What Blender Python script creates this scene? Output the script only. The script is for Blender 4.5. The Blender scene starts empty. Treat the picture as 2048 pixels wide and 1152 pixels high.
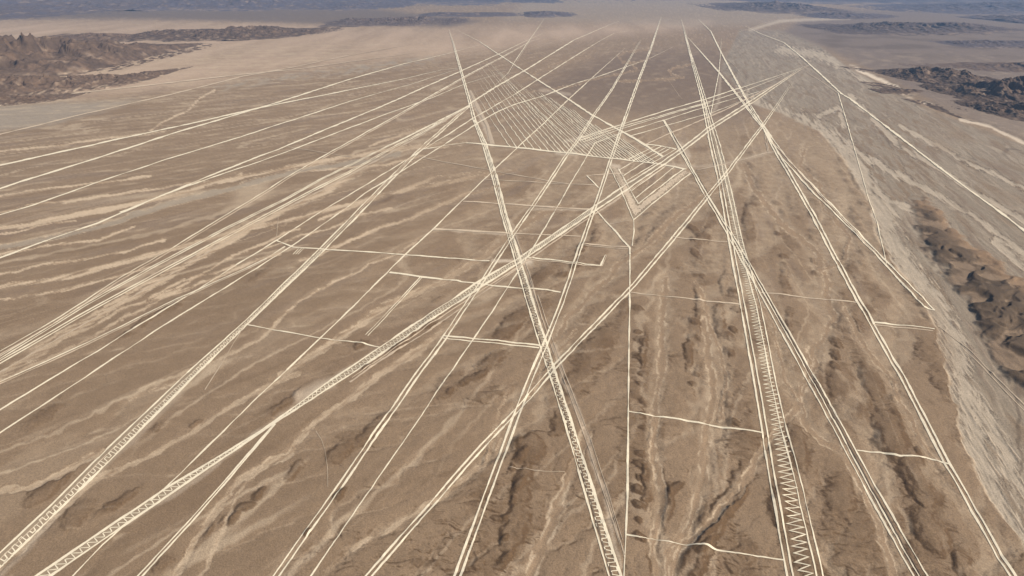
import bpy, math, time
import numpy as np
T0 = time.time()
# ------------------------------------------------------------------ camera, world, sun
S = bpy.context.scene
CAMH, FPX, HZ = 600.0, 1365.0, -60.0           # camera height (m), focal length in photo pixels, horizon row
TH = math.atan((576 - HZ) / FPX)
cam_d = bpy.data.cameras.new('camera'); cam = bpy.data.objects.new('camera', cam_d)
S.collection.objects.link(cam); S.camera = cam
cam.location = (0, 0, CAMH); cam.rotation_euler = (math.pi / 2 - TH, 0, 0)
cam_d.sensor_width = 36; cam_d.lens = 36 * FPX / 2048
cam_d.clip_start = 1; cam_d.clip_end = 400000
SUN_EL, SUN_AZ = math.radians(40), math.radians(108)   # azimuth from +Y towards +X
world = bpy.data.worlds.new('World'); S.world = world; world.use_nodes = True
wn = world.node_tree.nodes; wl = world.node_tree.links
bg = wn['Background']; sky = wn.new('ShaderNodeTexSky'); sky.sky_type = 'NISHITA'
sky.sun_disc = False; sky.sun_elevation = SUN_EL; sky.sun_rotation = SUN_AZ; sky.altitude = 1100
wl.new(sky.outputs[0], bg.inputs[0]); bg.inputs[1].default_value = 0.06
sd = bpy.data.lights.new('sun', 'SUN'); sun = bpy.data.objects.new('sun', sd); S.collection.objects.link(sun)
sd.energy = 4.5; sd.angle = math.radians(0.5); sd.color = (1.0, 0.91, 0.79)
sun.rotation_euler = (math.pi / 2 - SUN_EL, 0, math.pi - SUN_AZ)
sun.location = (300, -200, 900)
S.view_settings.view_transform = 'Standard'; S.view_settings.look = 'None'
S.view_settings.exposure = 0.30; S.view_settings.gamma = 1; S.view_settings.use_curve_mapping = False
S.render.engine = 'CYCLES'; S.cycles.volume_bounces = 1; S.cycles.max_bounces = 6
S.render.resolution_x = 1024; S.render.resolution_y = 576

# ------------------------------------------------------------------ helpers
rng = np.random.default_rng(7)
_perm = rng.permutation(4096).astype(np.int64)
_ang = rng.random(4096) * 2 * np.pi
_gx, _gy = np.cos(_ang), np.sin(_ang)
from concurrent.futures import ThreadPoolExecutor
_pool = ThreadPoolExecutor(4)
def _h(i, j, s): return _perm[(_perm[(i + s * 131) & 4095] + j + s * 71) & 4095]
def pn(x, y, s=0):
    "2-D gradient noise, about -1..1"
    x, y = np.broadcast_arrays(np.asarray(x, float), np.asarray(y, float))
    if x.size < 60000: return _pn(x, y, s)
    sh = x.shape; x = x.ravel(); y = y.ravel(); out = np.empty(x.size); st = 32768
    def job(k): out[k:k + st] = _pn(x[k:k + st], y[k:k + st], s)
    list(_pool.map(job, range(0, x.size, st)))
    return out.reshape(sh)
def _pn(x, y, s):
    i = np.floor(x).astype(np.int64); j = np.floor(y).astype(np.int64); fx = x - i; fy = y - j
    u = fx * fx * fx * (fx * (fx * 6 - 15) + 10); v = fy * fy * fy * (fy * (fy * 6 - 15) + 10)
    r = []
    for a, b in ((0, 0), (1, 0), (0, 1), (1, 1)):
        h = _h(i + a, j + b, s); r.append(_gx[h] * (fx - a) + _gy[h] * (fy - b))
    return 1.5 * ((r[0] * (1 - u) + r[1] * u) * (1 - v) + (r[2] * (1 - u) + r[3] * u) * v)
def fbm(x, y, n=4, s=0, g=0.5, l=2.07):
    t = 0; a = 1; f = 1
    for k in range(n): t = t + a * pn(x * f, y * f, s + k * 17); a *= g; f *= l
    return t
def ridged(x, y, n=4, s=0, g=0.5):
    t = 0; a = 1; f = 1; w = 1
    for k in range(n):
        r = (1 - np.abs(pn(x * f, y * f, s + k * 13))) ** 2 * w
        w = np.clip(r * 1.3, 0, 1); t = t + a * r; a *= g; f *= 2.1
    return t
def sst(a, b, x):
    t = np.clip((x - a) / (b - a), 0, 1); return t * t * (3 - 2 * t)
cT, sT = math.cos(TH), math.sin(TH)
def ground(px, py, z=0.0):
    "photo pixel -> point of the plane at height z"
    px = np.asarray(px, float); py = np.asarray(py, float)
    a = (px - 1024) / FPX; b = (576 - py) / FPX
    t = (CAMH - z) / (sT - b * cT)
    return a * t, (cT + b * sT) * t
def pix(x, y, z=0.0):
    d = y * cT + (CAMH - z) * sT; v = y * sT - (CAMH - z) * cT
    return 1024 + FPX * x / d, 576 - FPX * v / d
def dpoly(px, py, pts, rad):
    "distance (photo pixels) to a polyline, and the width fraction; only evaluated near it"
    out = np.full(px.shape, 1e9)
    if px.size > 4000 and px.ndim > 1:
        bx = [p[0] for p in pts]; by = [p[1] for p in pts]
        mm = (px > min(bx) - rad) & (px < max(bx) + rad) & (py > min(by) - rad) & (py < max(by) + rad)
        if mm.any(): out[mm] = dpoly(px[mm], py[mm], pts, rad)
        return out
    for (x0, y0), (x1, y1) in zip(pts[:-1], pts[1:]):
        m = (px > min(x0, x1) - rad) & (px < max(x0, x1) + rad) & (py > min(y0, y1) - rad) & (py < max(y0, y1) + rad)
        if not m.any(): continue
        ax = px[m] - x0; ay = py[m] - y0; dx = x1 - x0; dy = y1 - y0
        t = np.clip((ax * dx + ay * dy) / (dx * dx + dy * dy + 1e-9), 0, 1)
        out[m] = np.minimum(out[m], np.hypot(ax - t * dx, ay - t * dy))
    return out
def inpoly(px, py, poly):
    bx = [p[0] for p in poly]; by = [p[1] for p in poly]
    c = np.zeros(px.shape, bool); n = len(poly); mm = (px > min(bx)) & (px < max(bx)) & (py > min(by)) & (py < max(by))
    if mm.all() is False or px.ndim > 1: c[mm] = inpoly(px[mm], py[mm], poly); return c
    for i in range(n):
        x0, y0 = poly[i]; x1, y1 = poly[(i + 1) % n]
        if y0 == y1: continue
        k = (py > min(y0, y1)) & (py <= max(y0, y1))
        xi = x0 + (py - y0) * (x1 - x0) / (y1 - y0)
        c ^= k & (px < xi)
    return c
def polymask(px, py, poly, soft):
    d = dpoly(px, py, list(poly) + [poly[0]], soft)
    s = np.where(inpoly(px, py, poly), d, -d)
    return sst(-soft, soft, np.clip(s, -soft, soft))
def link(o): S.collection.objects.link(o); return o
def mat(name): 
    m = bpy.data.materials.new(name); m.use_nodes = True; return m, m.node_tree.nodes, m.node_tree.links

# ------------------------------------------------------------------ the plain: flow coordinates
def mslope(x): return np.where(x > 600, .25, .25 + (600 - x) * .00042)
def psi(x, y):
    m = mslope(x)
    return (np.where(x > 600, (x - 600) / .25, -np.log(np.maximum(m, .05) / .25) / .00042) - y) * 0.27
def Pot(x, y):
    return y + np.where(x > 600, .25 * (x - 600), .25 * (x - 600) - .00021 * (600 - x) ** 2)

# ---- washes traced on the photograph: ((points), width px, depth m, colour index)
WASH = [
 ([(-200,500),(0,457),(87,443),(149,430),(299,401),(380,383),(410,366),(520,347),(650,322),(700,314),(760,300),(840,293),(930,286)],7,2.0,0),
 ([(-200,540),(0,495),(69,481),(132,470),(187,456),(243,439),(323,411),(444,380),(560,350),(640,333),(740,322),(800,306)],9,2.0,1),
 ([(-150,420),(0,424),(60,408),(150,400),(250,385),(330,375),(400,362)],3,1.0,0),
 ([(-200,640),(0,574),(139,554),(243,526),(382,488),(486,460),(590,436),(700,408),(790,384),(850,372),(960,352),(1030,340)],5,1.5,0),
 ([(-200,620),(0,546),(60,535),(150,520),(260,500),(330,480)],2.5,1.0,0),
 ([(-200,690),(0,598),(100,585),(200,560),(300,535)],2.5,1.0,0),
 ([(-200,880),(0,748),(90,702),(139,665),(230,612),(312,567),(410,508),(503,453),(580,415),(649,382),(720,345)],9,1.5,0),
 ([(0,745),(95,690),(190,652),(240,618),(300,602),(420,560),(500,525),(560,505)],4,1.5,0),
 ([(640,440),(700,415),(760,392),(850,362),(880,352),(960,345)],3,1.5,0),
 ([(600,520),(680,491),(767,453),(826,436),(874,411),(923,394),(960,380),(1010,372)],4,1.5,0),
 ([(560,750),(620,715),(680,675),(784,602),(874,567),(930,538),(975,508),(1020,470),(1055,446),(1090,425),(1140,410)],6,2.0,0),
 ([(1060,790),(1090,700),(1135,637),(1176,588),(1215,560),(1235,529),(1288,494),(1340,442),(1375,414),(1410,390),(1440,372)],6,2.5,0),
 ([(980,900),(1030,820),(1120,700),(1150,660)],4,1.0,0),
 ([(1490,330),(1511,380),(1556,439),(1591,467),(1626,495),(1643,526),(1660,564),(1650,588),(1671,640),(1626,699),(1633,727),(1600,769),(1605,839),(1647,880),(1690,900)],7,3.0,0),
 ([(1626,699),(1600,800),(1560,850),(1521,905),(1497,946),(1428,1037),(1358,1099),(1335,1200)],9,3.0,0),
 ([(1410,640),(1423,752),(1427,800),(1415,860),(1410,950),(1378,1040),(1345,1110),(1330,1200)],9,2.5,0),
 ([(1330,560),(1325,650),(1320,750),(1305,804),(1308,925),(1320,1000),(1310,1100),(1320,1180)],8,2.5,0),
 ([(1170,860),(1155,925),(1110,1030),(1060,1152),(1030,1250)],13,2.0,0),
 ([(1690,900),(1730,980),(1765,1050),(1786,1127),(1800,1200)],8,2.5,0),
 ([(1775,752),(1800,800),(1838,870),(1880,935)],5,1.5,0),
 ([(1690,620),(1720,680),(1775,752)],5,1.5,0),
 ([(-150,1050),(0,985),(60,975),(122,950),(180,915),(208,905)],6,1.5,0),
 ([(-60,1180),(70,1068),(140,1010),(208,946),(312,908),(434,828),(514,783),(600,745)],5,1.5,0),
 ([(350,1152),(434,1012),(486,953),(573,908),(625,849),(700,794),(760,750),(850,690),(900,650)],6,2.0,0),
 ([(380,1190),(440,1080),(470,990),(520,930)],3,1.2,0),
 ([(700,1100),(800,1040),(900,985),(960,930),(975,880),(1000,845)],3.5,1.2,0),
 ([(1020,770),(1000,810),(985,860)],2,1.0,0),
 ([(1500,560),(1540,640),(1560,700),(1570,760),(1600,800)],4,1.6,0),
 ([(1395,560),(1420,640),(1440,700),(1450,760),(1440,840)],4,1.6,0),
 ([(1610,300),(1600,330),(1640,370),(1650,420),(1700,470),(1690,520),(1640,540)],4,1.6,0),
 ([(-100,812),(0,764),(100,712),(190,668),(300,610),(400,548)],3,1.2,0),([(60,700),(160,640),(260,585),(360,530),(440,480),(520,436)],3.2,1.2,0),([(300,600),(380,560),(450,520),(540,480),(600,455)],2.6,1.2,0),
 ([(200,640),(290,600),(360,560),(430,545),(470,530)],2.6,1.2,0),([(520,500),(600,470),(660,455),(720,430),(780,415)],2.4,1.2,0),([(-100,478),(0,470),(80,452),(150,440)],2.2,1,0),([(-100,520),(0,508),(100,490),(200,478),(270,452)],2.6,1,0),
 ([(-100,400),(0,390),(120,372),(230,362),(300,350)],1.8,1,0),([(-100,305),(0,302),(100,292),(220,276),(330,262)],1.6,1,0),([(300,262),(330,240),(375,222),(400,196),(430,180)],1.8,1,0),([(600,345),(680,336),(760,330),(850,312)],2.0,1,0),
 ([(560,640),(600,600),(680,560),(760,520),(840,480)],2.4,1.2,0),([(260,800),(340,770),(430,720),(520,680),(560,640)],2.4,1.2,0),([(1300,117),(1260,128),(1275,140),(1230,150),(1180,160),(1150,170),(1090,180),(1050,185),(1010,195)],2.2,1.5,0),
 ([(1180,113),(1150,120),(1120,125),(1105,130),(1098,138),(1070,145),(1070,155)],2.2,1.5,0),
 ([(1385,128),(1350,135),(1338,142),(1345,150),(1365,155),(1340,158),(1300,161),(1240,163)],2.2,1.5,0),
 ([(1300,98),(1250,105),(1237,110),(1245,124),(1270,128)],2.0,1.5,0),
 ([(1110,215),(1080,205),(1040,195),(990,205),(930,222),(860,250),(800,270),(740,292)],2.0,1.2,0),
]
RBED = [([(1440,190),(1500,212),(1560,238),(1640,262),(1690,300),(1720,340),(1740,380),(1765,420),(1780,470),(1810,530),(1860,585),(1895,650),(1920,720),(1935,800),(1955,880),(1990,990),(2050,1120),(2100,1230)],24),([(1560,100),(1640,110),(1700,135),(1745,165)],9),
 ([(1740,380),(1830,420),(1900,450)],6),([(1700,190),(1800,290),(1900,350),(2048,440),(2200,560)],5),([(1640,262),(1760,330),(1870,385),(1960,440),(2100,540)],6),([(1640,230),(1680,215),(1690,250)],5),([(1930,760),(1985,850),(2030,950),(2100,1080)],16),([(1800,250),(1930,320),(2048,375),(2200,440)],4),([(1990,480),(2048,530),(2150,620)],9)]
RIVER = [(1440,140),(1500,205),(1560,225),(1640,262),(1690,320),(1712,360),(1738,400),(1752,470),(1790,530),(1842,585),(1868,640),
 (1884,700),(1900,770),(1912,830),(1935,900),(1965,960),(2048,1100),(2150,1240),(2500,1700),(4200,1700),(4200,300),(2048,290),(1960,258),(1850,215),(1780,178),(1700,140),(1640,92),(1560,60),(1480,60)]
SCARP = [(1822,398),(1850,398),(1878,415),(1905,455),(1962,500),(2010,540),(2080,590),(2300,700),(2700,1000),(2500,1060),(2200,900),(2090,790),(2030,762),(1994,738),(1985,700),(1962,655),(1940,612),(1925,585),(1902,548),(1868,520),(1842,478),(1838,440)]
# dark varnished mounds: (px,py, long radius, short radius, rotation deg in picture, height m)
MOUND = [(1190,700,75,36,-55,5),(1160,760,60,34,-60,4),(1225,672,26,20,-30,3),(1022,650,60,22,-40,5),(1085,560,52,36,-50,5),(985,720,55,20,-30,4),(900,770,70,26,-35,3),
 (1060,900,46,34,-70,5),(1045,970,60,28,-75,5),(1030,1060,80,36,-78,5),(1120,850,40,26,-60,4),(960,1130,40,18,-60,3),(740,860,70,20,-40,4),(680,900,60,24,-45,4),(590,940,40,14,-45,3.5),
 (1450,1010,120,26,-62,6),(1400,1090,90,30,-75,6),(1600,900,60,24,75,4),(1560,1010,60,30,80,5),(1700,800,90,46,60,6),(1740,760,60,34,60,5),(1780,870,70,36,62,7),(1840,960,80,34,60,8),(1860,1060,80,36,60,6),(1930,1130,60,24,58,5),
 (1690,640,50,26,40,5),(1750,630,40,20,30,4),(1710,520,60,30,60,4),(1640,360,50,24,50,4),(1580,330,50,22,60,4),(1520,380,46,18,-85,5),(1500,430,50,20,-80,5),(1590,400,50,20,75,4),(1660,420,40,18,60,4),
 (1720,360,40,18,60,4),(1450,560,40,12,-88,4),(1440,640,50,14,88,4),(1398,600,60,14,-86,4),(1378,700,60,14,-86,4),(1290,700,70,10,-88,3.5),(1300,860,60,10,-86,4),(1292,960,70,12,-88,4),(1330,1010,60,16,-86,4),
 (1340,430,46,20,-40,4),(1310,470,50,16,-50,5),(1410,470,40,16,-60,4),(1400,350,40,12,-20,4),(1250,620,50,14,-60,3),(1190,470,22,12,-50,4),(1160,520,20,8,-60,3),
 (780,395,50,8,-30,2.5),(710,470,40,8,-30,2.5),(520,550,50,9,-32,3),(330,620,60,12,-32,4),(280,650,70,12,-32,4),(90,830,80,14,-35,3),(100,975,70,18,-38,5),(150,1030,60,22,-38,4),(240,1000,80,14,-30,4),(312,858,30,8,-20,3),(390,845,22,7,-20,3),
 (460,1030,34,13,-40,4),(420,1060,26,10,-60,3),(330,1130,34,16,-35,3),(560,808,40,9,-30,4),(590,790,36,8,-35,4),(610,1100,40,8,-50,2),(860,640,36,10,-40,4),(720,690,24,10,-20,4),(880,600,26,7,-30,3),
 (1500,500,20,60,0,3),(1570,560,14,40,0,3),(1580,640,14,40,0,3),(1620,1120,46,60,0,4),(1680,1000,50,70,0,4)]

# chains of small lobed mounds between the gullies: (polyline, spacing px, long radius, short radius, tilt)
CHAIN = [([(1270,615),(1280,700),(1290,790),(1283,860),(1280,950),(1276,1090)],26,15,7,28),([(1392,440),(1396,540),(1388,640),(1392,700),(1384,790)],24,15,6,25),([(1462,540),(1466,640),(1455,700),(1462,860)],30,12,7,35),
 ([(1494,300),(1500,360),(1506,420)],17,13,6,15),([(1556,395),(1560,470),(1566,560)],20,13,6,30),([(1620,330),(1630,400),(1622,470),(1640,560)],19,14,6,25),([(1680,310),(1700,380),(1716,450),(1722,540)],19,14,6,35),([(1736,400),(1770,500),(1830,590),(1868,650)],24,15,7,35),
 ([(1310,400),(1290,450),(1265,520)],24,14,6,-30),([(1180,470),(1160,520),(1110,560)],26,13,6,-30),([(1660,640),(1690,700),(1650,760)],26,16,8,40),([(1780,770),(1810,850),(1850,930)],30,20,8,55),([(1360,960),(1330,1010),(1300,1090)],34,20,9,-50),([(1500,960),(1460,1010),(1400,1110)],36,24,10,-50),
 ([(870,640),(800,690),(720,740)],34,18,6,-30),([(1000,720),(940,760),(860,800)],40,22,7,-28),([(560,960),(500,1010),(430,1070)],40,20,8,-40),([(1040,870),(1030,960),(1010,1060),(1000,1140)],30,18,9,-60),([(700,970),(640,1020),(600,1100)],46,16,6,-45)]
_r = np.random.default_rng(11); LOBES = []
for pts_, sp_, ra_, rb_, tl_ in CHAIN:
    for (xa, ya), (xb, yb) in zip(pts_[:-1], pts_[1:]):
        nn = max(1, int(math.hypot(xb - xa, yb - ya) / sp_))
        for q_ in range(nn):
            t_ = (q_ + _r.random() * .7) / nn; k_ = .6 + .8 * _r.random()
            LOBES.append((xa + (xb - xa) * t_ + _r.normal(0, 5), ya + (yb - ya) * t_ + _r.normal(0, 3), ra_ * k_, rb_ * (.5 + .5 * k_), tl_ + _r.normal(0, 12), 2.4 * (.6 + .4 * k_)))
# ------------------------------------------------------------------ drainage network (flow accumulation on a log-polar grid)
R0, R1, DF = 330.0, 9500.0, 0.0026
NR = int(math.log(R1 / R0) / DF); NF = int(2 * 1.0 / DF)
gr = R0 * np.exp(np.arange(NR) * DF)[:, None]; gf = (-1.0 + np.arange(NF) * DF)[None, :]
GX = gr * np.sin(gf); GY = gr * np.cos(gf) + 0 * GX
def rill(x, y, lam, k, s, w=.06):
    "thin wandering rills along the flow, 0..1"
    u = psi(x, y) + .55 * lam * fbm(psi(x, y) / lam / 2.5, y / (lam * 9), 2, s + 1) + .05 * lam * fbm(x / lam / .3, y / lam / .5, 2, s + 2); v = y
    n = np.abs(pn(u / lam, v / (lam * k), s)); wd = w * (.6 + .9 * np.clip(pn(u / lam * .6, v / (lam * k) * .8, s + 5) + .35, 0, 1.2))
    return sst(wd * 1.5, wd * .35, n) * sst(-.15, .25, pn(u / lam / 1.7, v / (lam * k) / 1.3, s + 9))
def aniso(x, y, lam, k, s): return (psi(x, y) / lam, y / (lam * k)) 
def flow_h(x, y, s):
    h = 0.02 * Pot(x, y)
    for lam, a in ((260, 2.6), (110, 1.5), (45, .8), (18, .36), (7, .16)):
        u, v = aniso(x, y, lam, 1.5, s); h = h + a * pn(u, v, s + int(lam))
    return h
GPX, GPY = pix(GX, GY)
def blur(a, r, n=2):
    for _ in range(n):
        for ax in (0, 1):
            p = np.pad(a, [(r + 1, r) if i == ax else (0, 0) for i in (0, 1)], mode='edge'); c = np.cumsum(p, axis=ax)
            w = 2 * r + 1
            a = (c[w:, :] - c[:-w, :]) / w if ax == 0 else (c[:, w:] - c[:, :-w]) / w
    return a
def accumulate(seed, carve):
    h = flow_h(GX, GY, seed) - carve
    P = Pot(GX, GY); best = np.full(h.shape, -1e9); rec = np.arange(h.size).reshape(h.shape)
    idx = rec.copy()
    for di in (-1, 0, 1):
        for dj in (-1, 0, 1):
            if di == 0 and dj == 0: continue
            sl = lambda a: a[max(di, 0):NR + min(di, 0), max(dj, 0):NF + min(dj, 0)]
            tl = lambda a: a[max(-di, 0):NR + min(-di, 0), max(-dj, 0):NF + min(-dj, 0)]
            dist = np.broadcast_to(gr * DF * math.hypot(di, dj), h.shape)
            sc = (tl(h) - sl(h)) / tl(dist); ok = sl(P) < tl(P)
            b = tl(best); m = ok & (sc > b); b[m] = sc[m]; tl(rec)[m] = sl(idx)[m]
    area = np.broadcast_to((gr * DF) ** 2, h.shape).ravel().tolist(); order = np.argsort(-P.ravel()).tolist(); r = rec.ravel().tolist()
    for i in order:
        j = r[i]
        if j != i: area[j] += area[i]
    return np.array(area).reshape(h.shape)
carve = np.zeros(GX.shape)
wx = 5 * fbm(GX / 40, GY / 60, 3, 5) * np.clip(500 / GY, .1, 1) ; wy = 4 * fbm(GX / 40, GY / 60, 3, 9) * np.clip(500 / GY, .1, 1)
for pts, w, dep, c in WASH:
    if w > 2.3: carve += dep * 1.5 * np.exp(-(dpoly(GPX + wx, GPY + wy, pts, w * 4) / (w * .8)) ** 2)
A1 = accumulate(3, carve); A2 = accumulate(40, carve * .6)
LA = np.log10(A1); LB = np.log10(A2)
cell = (gr * DF)
chan = np.zeros(GX.shape)                        # pale sandy beds: wider where more water comes
for thr, r_, g_ in ((3.4, 1, .7), (4.2, 2, .9), (4.9, 3, 1.0)):
    for L_ in (LA, LB): chan = np.maximum(chan, g_ * np.clip(blur((L_ > thr).astype(float), r_, 2) * 2.2, 0, 1) * (1 if L_ is LA else .7))
def vnet(L_, lo, hi, r, g): return np.clip(blur(sst(lo, hi, L_), r, 2) * (2 * r + 1) * .75, 0, 1.3) * g
valley = vnet(LA, 1.9, 2.9, 1, .35) + vnet(LA, 2.7, 3.8, 3, .8) + vnet(LA, 3.6, 4.8, 6, 1.3) + .5 * vnet(LB, 2.1, 3.2, 2, .6)
fine = blur(np.clip(LB - 1.6, 0, 3), 1, 1)
def polar(a, x, y):
    r = np.hypot(x, y); i = np.clip(np.log(np.maximum(r, 1) / R0) / DF, 0, NR - 1.001); j = np.clip((np.arctan2(x, np.maximum(y, 1)) + 1.0) / DF, 0, NF - 1.001)
    i0 = i.astype(int); j0 = j.astype(int); fi = i - i0; fj = j - j0
    return (a[i0, j0] * (1 - fj) + a[i0, j0 + 1] * fj) * (1 - fi) + (a[i0 + 1, j0] * (1 - fj) + a[i0 + 1, j0 + 1] * fj) * fi
print('flow', time.time() - T0)

# ------------------------------------------------------------------ the ground grid
PY0, DPY, NY = 1400.0, 1.6, 906
PX0, DPX, NX = -360.0, 2.0, 1385
prow = PY0 - DPY * np.arange(NY)
pcol = PX0 + DPX * np.arange(NX)
pcol = np.concatenate([1024 - np.geomspace(10000, 1024 - PX0 + 30, 24), pcol, 1024 + np.geomspace(pcol[-1] - 1024 + 30, 10000, 24)])
PXg, PYg = np.meshgrid(pcol, prow)
X, Y = ground(PXg, PYg)
NC = len(pcol); J0 = 24
D = np.hypot(X, Y)
print('grid', X.shape, 'far', Y.max())
# region weights
wpx = 9 * fbm(X / 60, Y / 90, 4, 21) * np.clip(700 / np.maximum(Y, 1), .12, 1.0); wpy = 7 * fbm(X / 60, Y / 90, 4, 25) * np.clip(700 / np.maximum(Y, 1), .12, 1.0)
QX, QY = PXg + wpx, PYg + wpy
rw = 6 * fbm(X / 26, Y / 34, 4, 31, .6) * np.clip(1100 / np.maximum(Y, 1), .2, 1)
river = polymask(QX + rw, QY + .6 * rw, RIVER, 4) * (QX < 4000)
scarp = polymask(PXg + wpx * 2.2 + 7 * fbm(X / 22, Y / 30, 2, 29), PYg + wpy * 2 + 6 * fbm(X / 22, Y / 30, 2, 30), SCARP, 8)
dis = np.clip(.22 + sst(500, 1250, PXg + .35 * (PYg - 500)) * .9, 0, 1.1) * sst(150, 330, PYg)      # how dissected the plain is
dis = dis * (1 - river)
left = 1 - sst(500, 1100, PXg)
ch = polar(chan, X, Y); va = polar(valley, X, Y); fi_ = polar(fine, X, Y)
farf = np.clip(900 / np.maximum(Y, 1), 0, 1)
edge = sst(8200, 6000, D) * (np.abs(np.arctan2(X, np.maximum(Y, 1))) < .98); ch = ch * edge; fi_ = fi_ * edge; va = va * edge
u1, v1 = psi(X, Y), Y
und = 2.2 * fbm(u1 / 220, v1 / 420, 3, 60)
md = fbm((u1 + 12 * fbm(X / 50, Y / 50, 2, 71)) / 60, (v1 + 12 * fbm(X / 50, Y / 50, 2, 77)) / 170, 2, 80, .45)
mound = np.zeros(X.shape)
SCX, SCY = 1, 1
mwx = wpx * 1.1 + 4 * fbm(X / 18, Y / 24, 2, 91) * np.clip(900 / np.maximum(Y, 1), .3, 1); mwy = wpy + 4 * fbm(X / 14, Y / 16, 3, 95) * np.clip(900 / np.maximum(Y, 1), .3, 1)
lobe = np.zeros(X.shape); lwx = (2.4 * fbm(X / 8, Y / 9, 3, 97) + .25 * wpx) * np.clip(900 / np.maximum(Y, 1), .3, 1); lwy = 2.0 * fbm(X / 8, Y / 9, 3, 98) * np.clip(900 / np.maximum(Y, 1), .3, 1)
for cx, cy, ra, rb, rot, hh in LOBES:
    R_ = ra * 1.7 + 8; i0_ = max(int((PY0 - cy - R_) / DPY), 0); i1_ = int((PY0 - cy + R_) / DPY) + 1; j0_ = int((cx - R_ - PX0) / DPX + J0); j1_ = int((cx + R_ - PX0) / DPX + J0) + 1; w_ = (slice(i0_, i1_), slice(j0_, j1_))
    a = math.radians(rot); dx = PXg[w_] + lwx[w_] - cx; dy = PYg[w_] + lwy[w_] - cy; al = (dx * math.cos(a) + dy * math.sin(a)) / ra; ac = (-dx * math.sin(a) + dy * math.cos(a)) / (rb * (1 - .35 * np.clip(al, -1, 1)))
    e = np.sqrt(al ** 2 + ac ** 2); lobe[w_] = np.maximum(lobe[w_], hh * sst(1.3, .2, e))
for cx, cy, ra, rb, rot, hh in MOUND:
    R_ = max(ra, rb) * 1.6 + 14
    m = (abs(PXg - cx) < R_) & (abs(PYg - cy) < R_)
    a = math.radians(rot); dx = PXg[m] + mwx[m] - cx; dy = PYg[m] + mwy[m] - cy
    e = np.sqrt(((dx * math.cos(a) + dy * math.sin(a)) / ra) ** 2 + ((-dx * math.sin(a) + dy * math.cos(a)) / rb) ** 2)
    mound[m] = np.maximum(mound[m], hh * sst(1.35, .15, e))
pm = sst(-.3, .8, md) * dis
hm = np.maximum(mound * .75, 1.7 * pm)
Z = und * .5 + .72 * hm - (dis + .12) * 1.05 * va - .22 * va * left
Z += dis * .2 * fbm(X / 9, Y / 11, 3, 33) * farf + .12 * fbm(X / 4, Y / 5, 2, 35) * farf
# short gullies on the flanks
flank = np.exp(-((hm - 1.5) / 1.1) ** 2)
fing = ridged(v1 / 15 + .25 * u1 / 15 + .5 * pn(X / 30, Y / 30, 43), u1 / 46, 3, 45, .45)
Z += lobe * .8 - flank * .5 * fing * np.clip(1400 / np.maximum(Y, 1), 0, 1) * (dis + .4)
Z += -flank * .25 * ridged((X + .5 * Y) / 9, (Y - .5 * X) / 26, 2, 44) * np.clip(1100 / np.maximum(Y, 1), 0, 1)
print('mounds', time.time() - T0)
bank = np.zeros(X.shape); wash = np.zeros(X.shape); washg = np.zeros(X.shape)
HF = np.clip(800 / np.maximum(Y, 1), .25, 1)
strand = (fbm(u1 / 4, v1 / 46, 3, 14) * sst(2200, 900, Y) + fbm(u1 / 16, v1 / 190, 4, 16) * sst(900, 2200, Y))
HX = QX + HF * 2.6 * fbm(X / 9, Y / 12, 3, 17); HY = QY + HF * 2.2 * fbm(X / 9, Y / 12, 3, 18)
strand2 = fbm(X / 17, Y / 26, 3, 19)
for pts, w, dep, c in WASH:
    w = w * (.72 if pts[-1][0] < 1060 and pts[-1][1] < 560 else 1); ww = w * (0.8 + .35 * pn(X / 50, Y / 50, 12))
    d = dpoly(HX, HY, pts, w * 4 + 10)
    k = sst(.0, .32, 1.0 - .95 * d / (ww + .8) + .75 * strand - .12)
    kk = sst(1.7, .5, d / (ww + 1.2))
    Z = Z * (1 - .5 * kk) - dep * kk * .32; hm = hm * (1 - kk)
    bank = np.maximum(bank, np.clip(1 - np.abs(d / (ww + .8) - .9 - .25 * strand) / (.16 + .12 * sst(400, 900, PYg) ), 0, 1) * sst(-.5, .3, strand2))
    if c: washg = np.maximum(washg, k)
    else: wash = np.maximum(wash, k)
# the broad braided river on the right
bed0 = np.zeros(X.shape)
for pts, w in RBED: bed0 = np.maximum(bed0, sst(.0, .5, 1.0 - .95 * dpoly(HX, HY, pts, w * 3 + 8) / w + .8 * strand - .1))
pv_ = psi(X, Y) + 14 * fbm(X / 110, Y / 190, 3, 55)
braid = ridged(pv_ / 34, Y / 420, 4, 51)
braid2 = fbm(pv_ / 15, Y / 330, 4, 57)
Z = Z * (1 - .8 * river) + river * (-2.4 - .7 * bed0 + .5 * braid2 * farf - .4 * sst(1.0, 1.5, braid))
# dark scarp hills beyond the river
dL = dpoly(PXg + wpx * 1.6, PYg + wpy * 1.2, SCARP[-13:] + SCARP[:1], 30); dR = dpoly(PXg + wpx, PYg + wpy, SCARP[:10], 70)
ax1 = (.58 * X - .81 * Y); ax2 = (.81 * X + .58 * Y)
rib = ridged(ax1 / 62 + .35 * fbm(X / 60, Y / 60, 2, 66), ax2 / 120, 4, 67, .5)
ribn = sst(.35, 1.25, rib)
sh = scarp * (3 + 9 * ribn * (.35 + .65 * sst(0, 30, np.minimum(dL, 30)))) * (.45 + .55 * sst(0, 70, np.minimum(dR, 70)))
Z = Z + sh
# flat far field, tiny relief only
Zf = 1.2 * fbm(X / 500, Y / 700, 3, 99)
blend = sst(2500, 6000, Y)
Z = Z * (1 - blend) + (Zf + Z * .35) * blend
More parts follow.
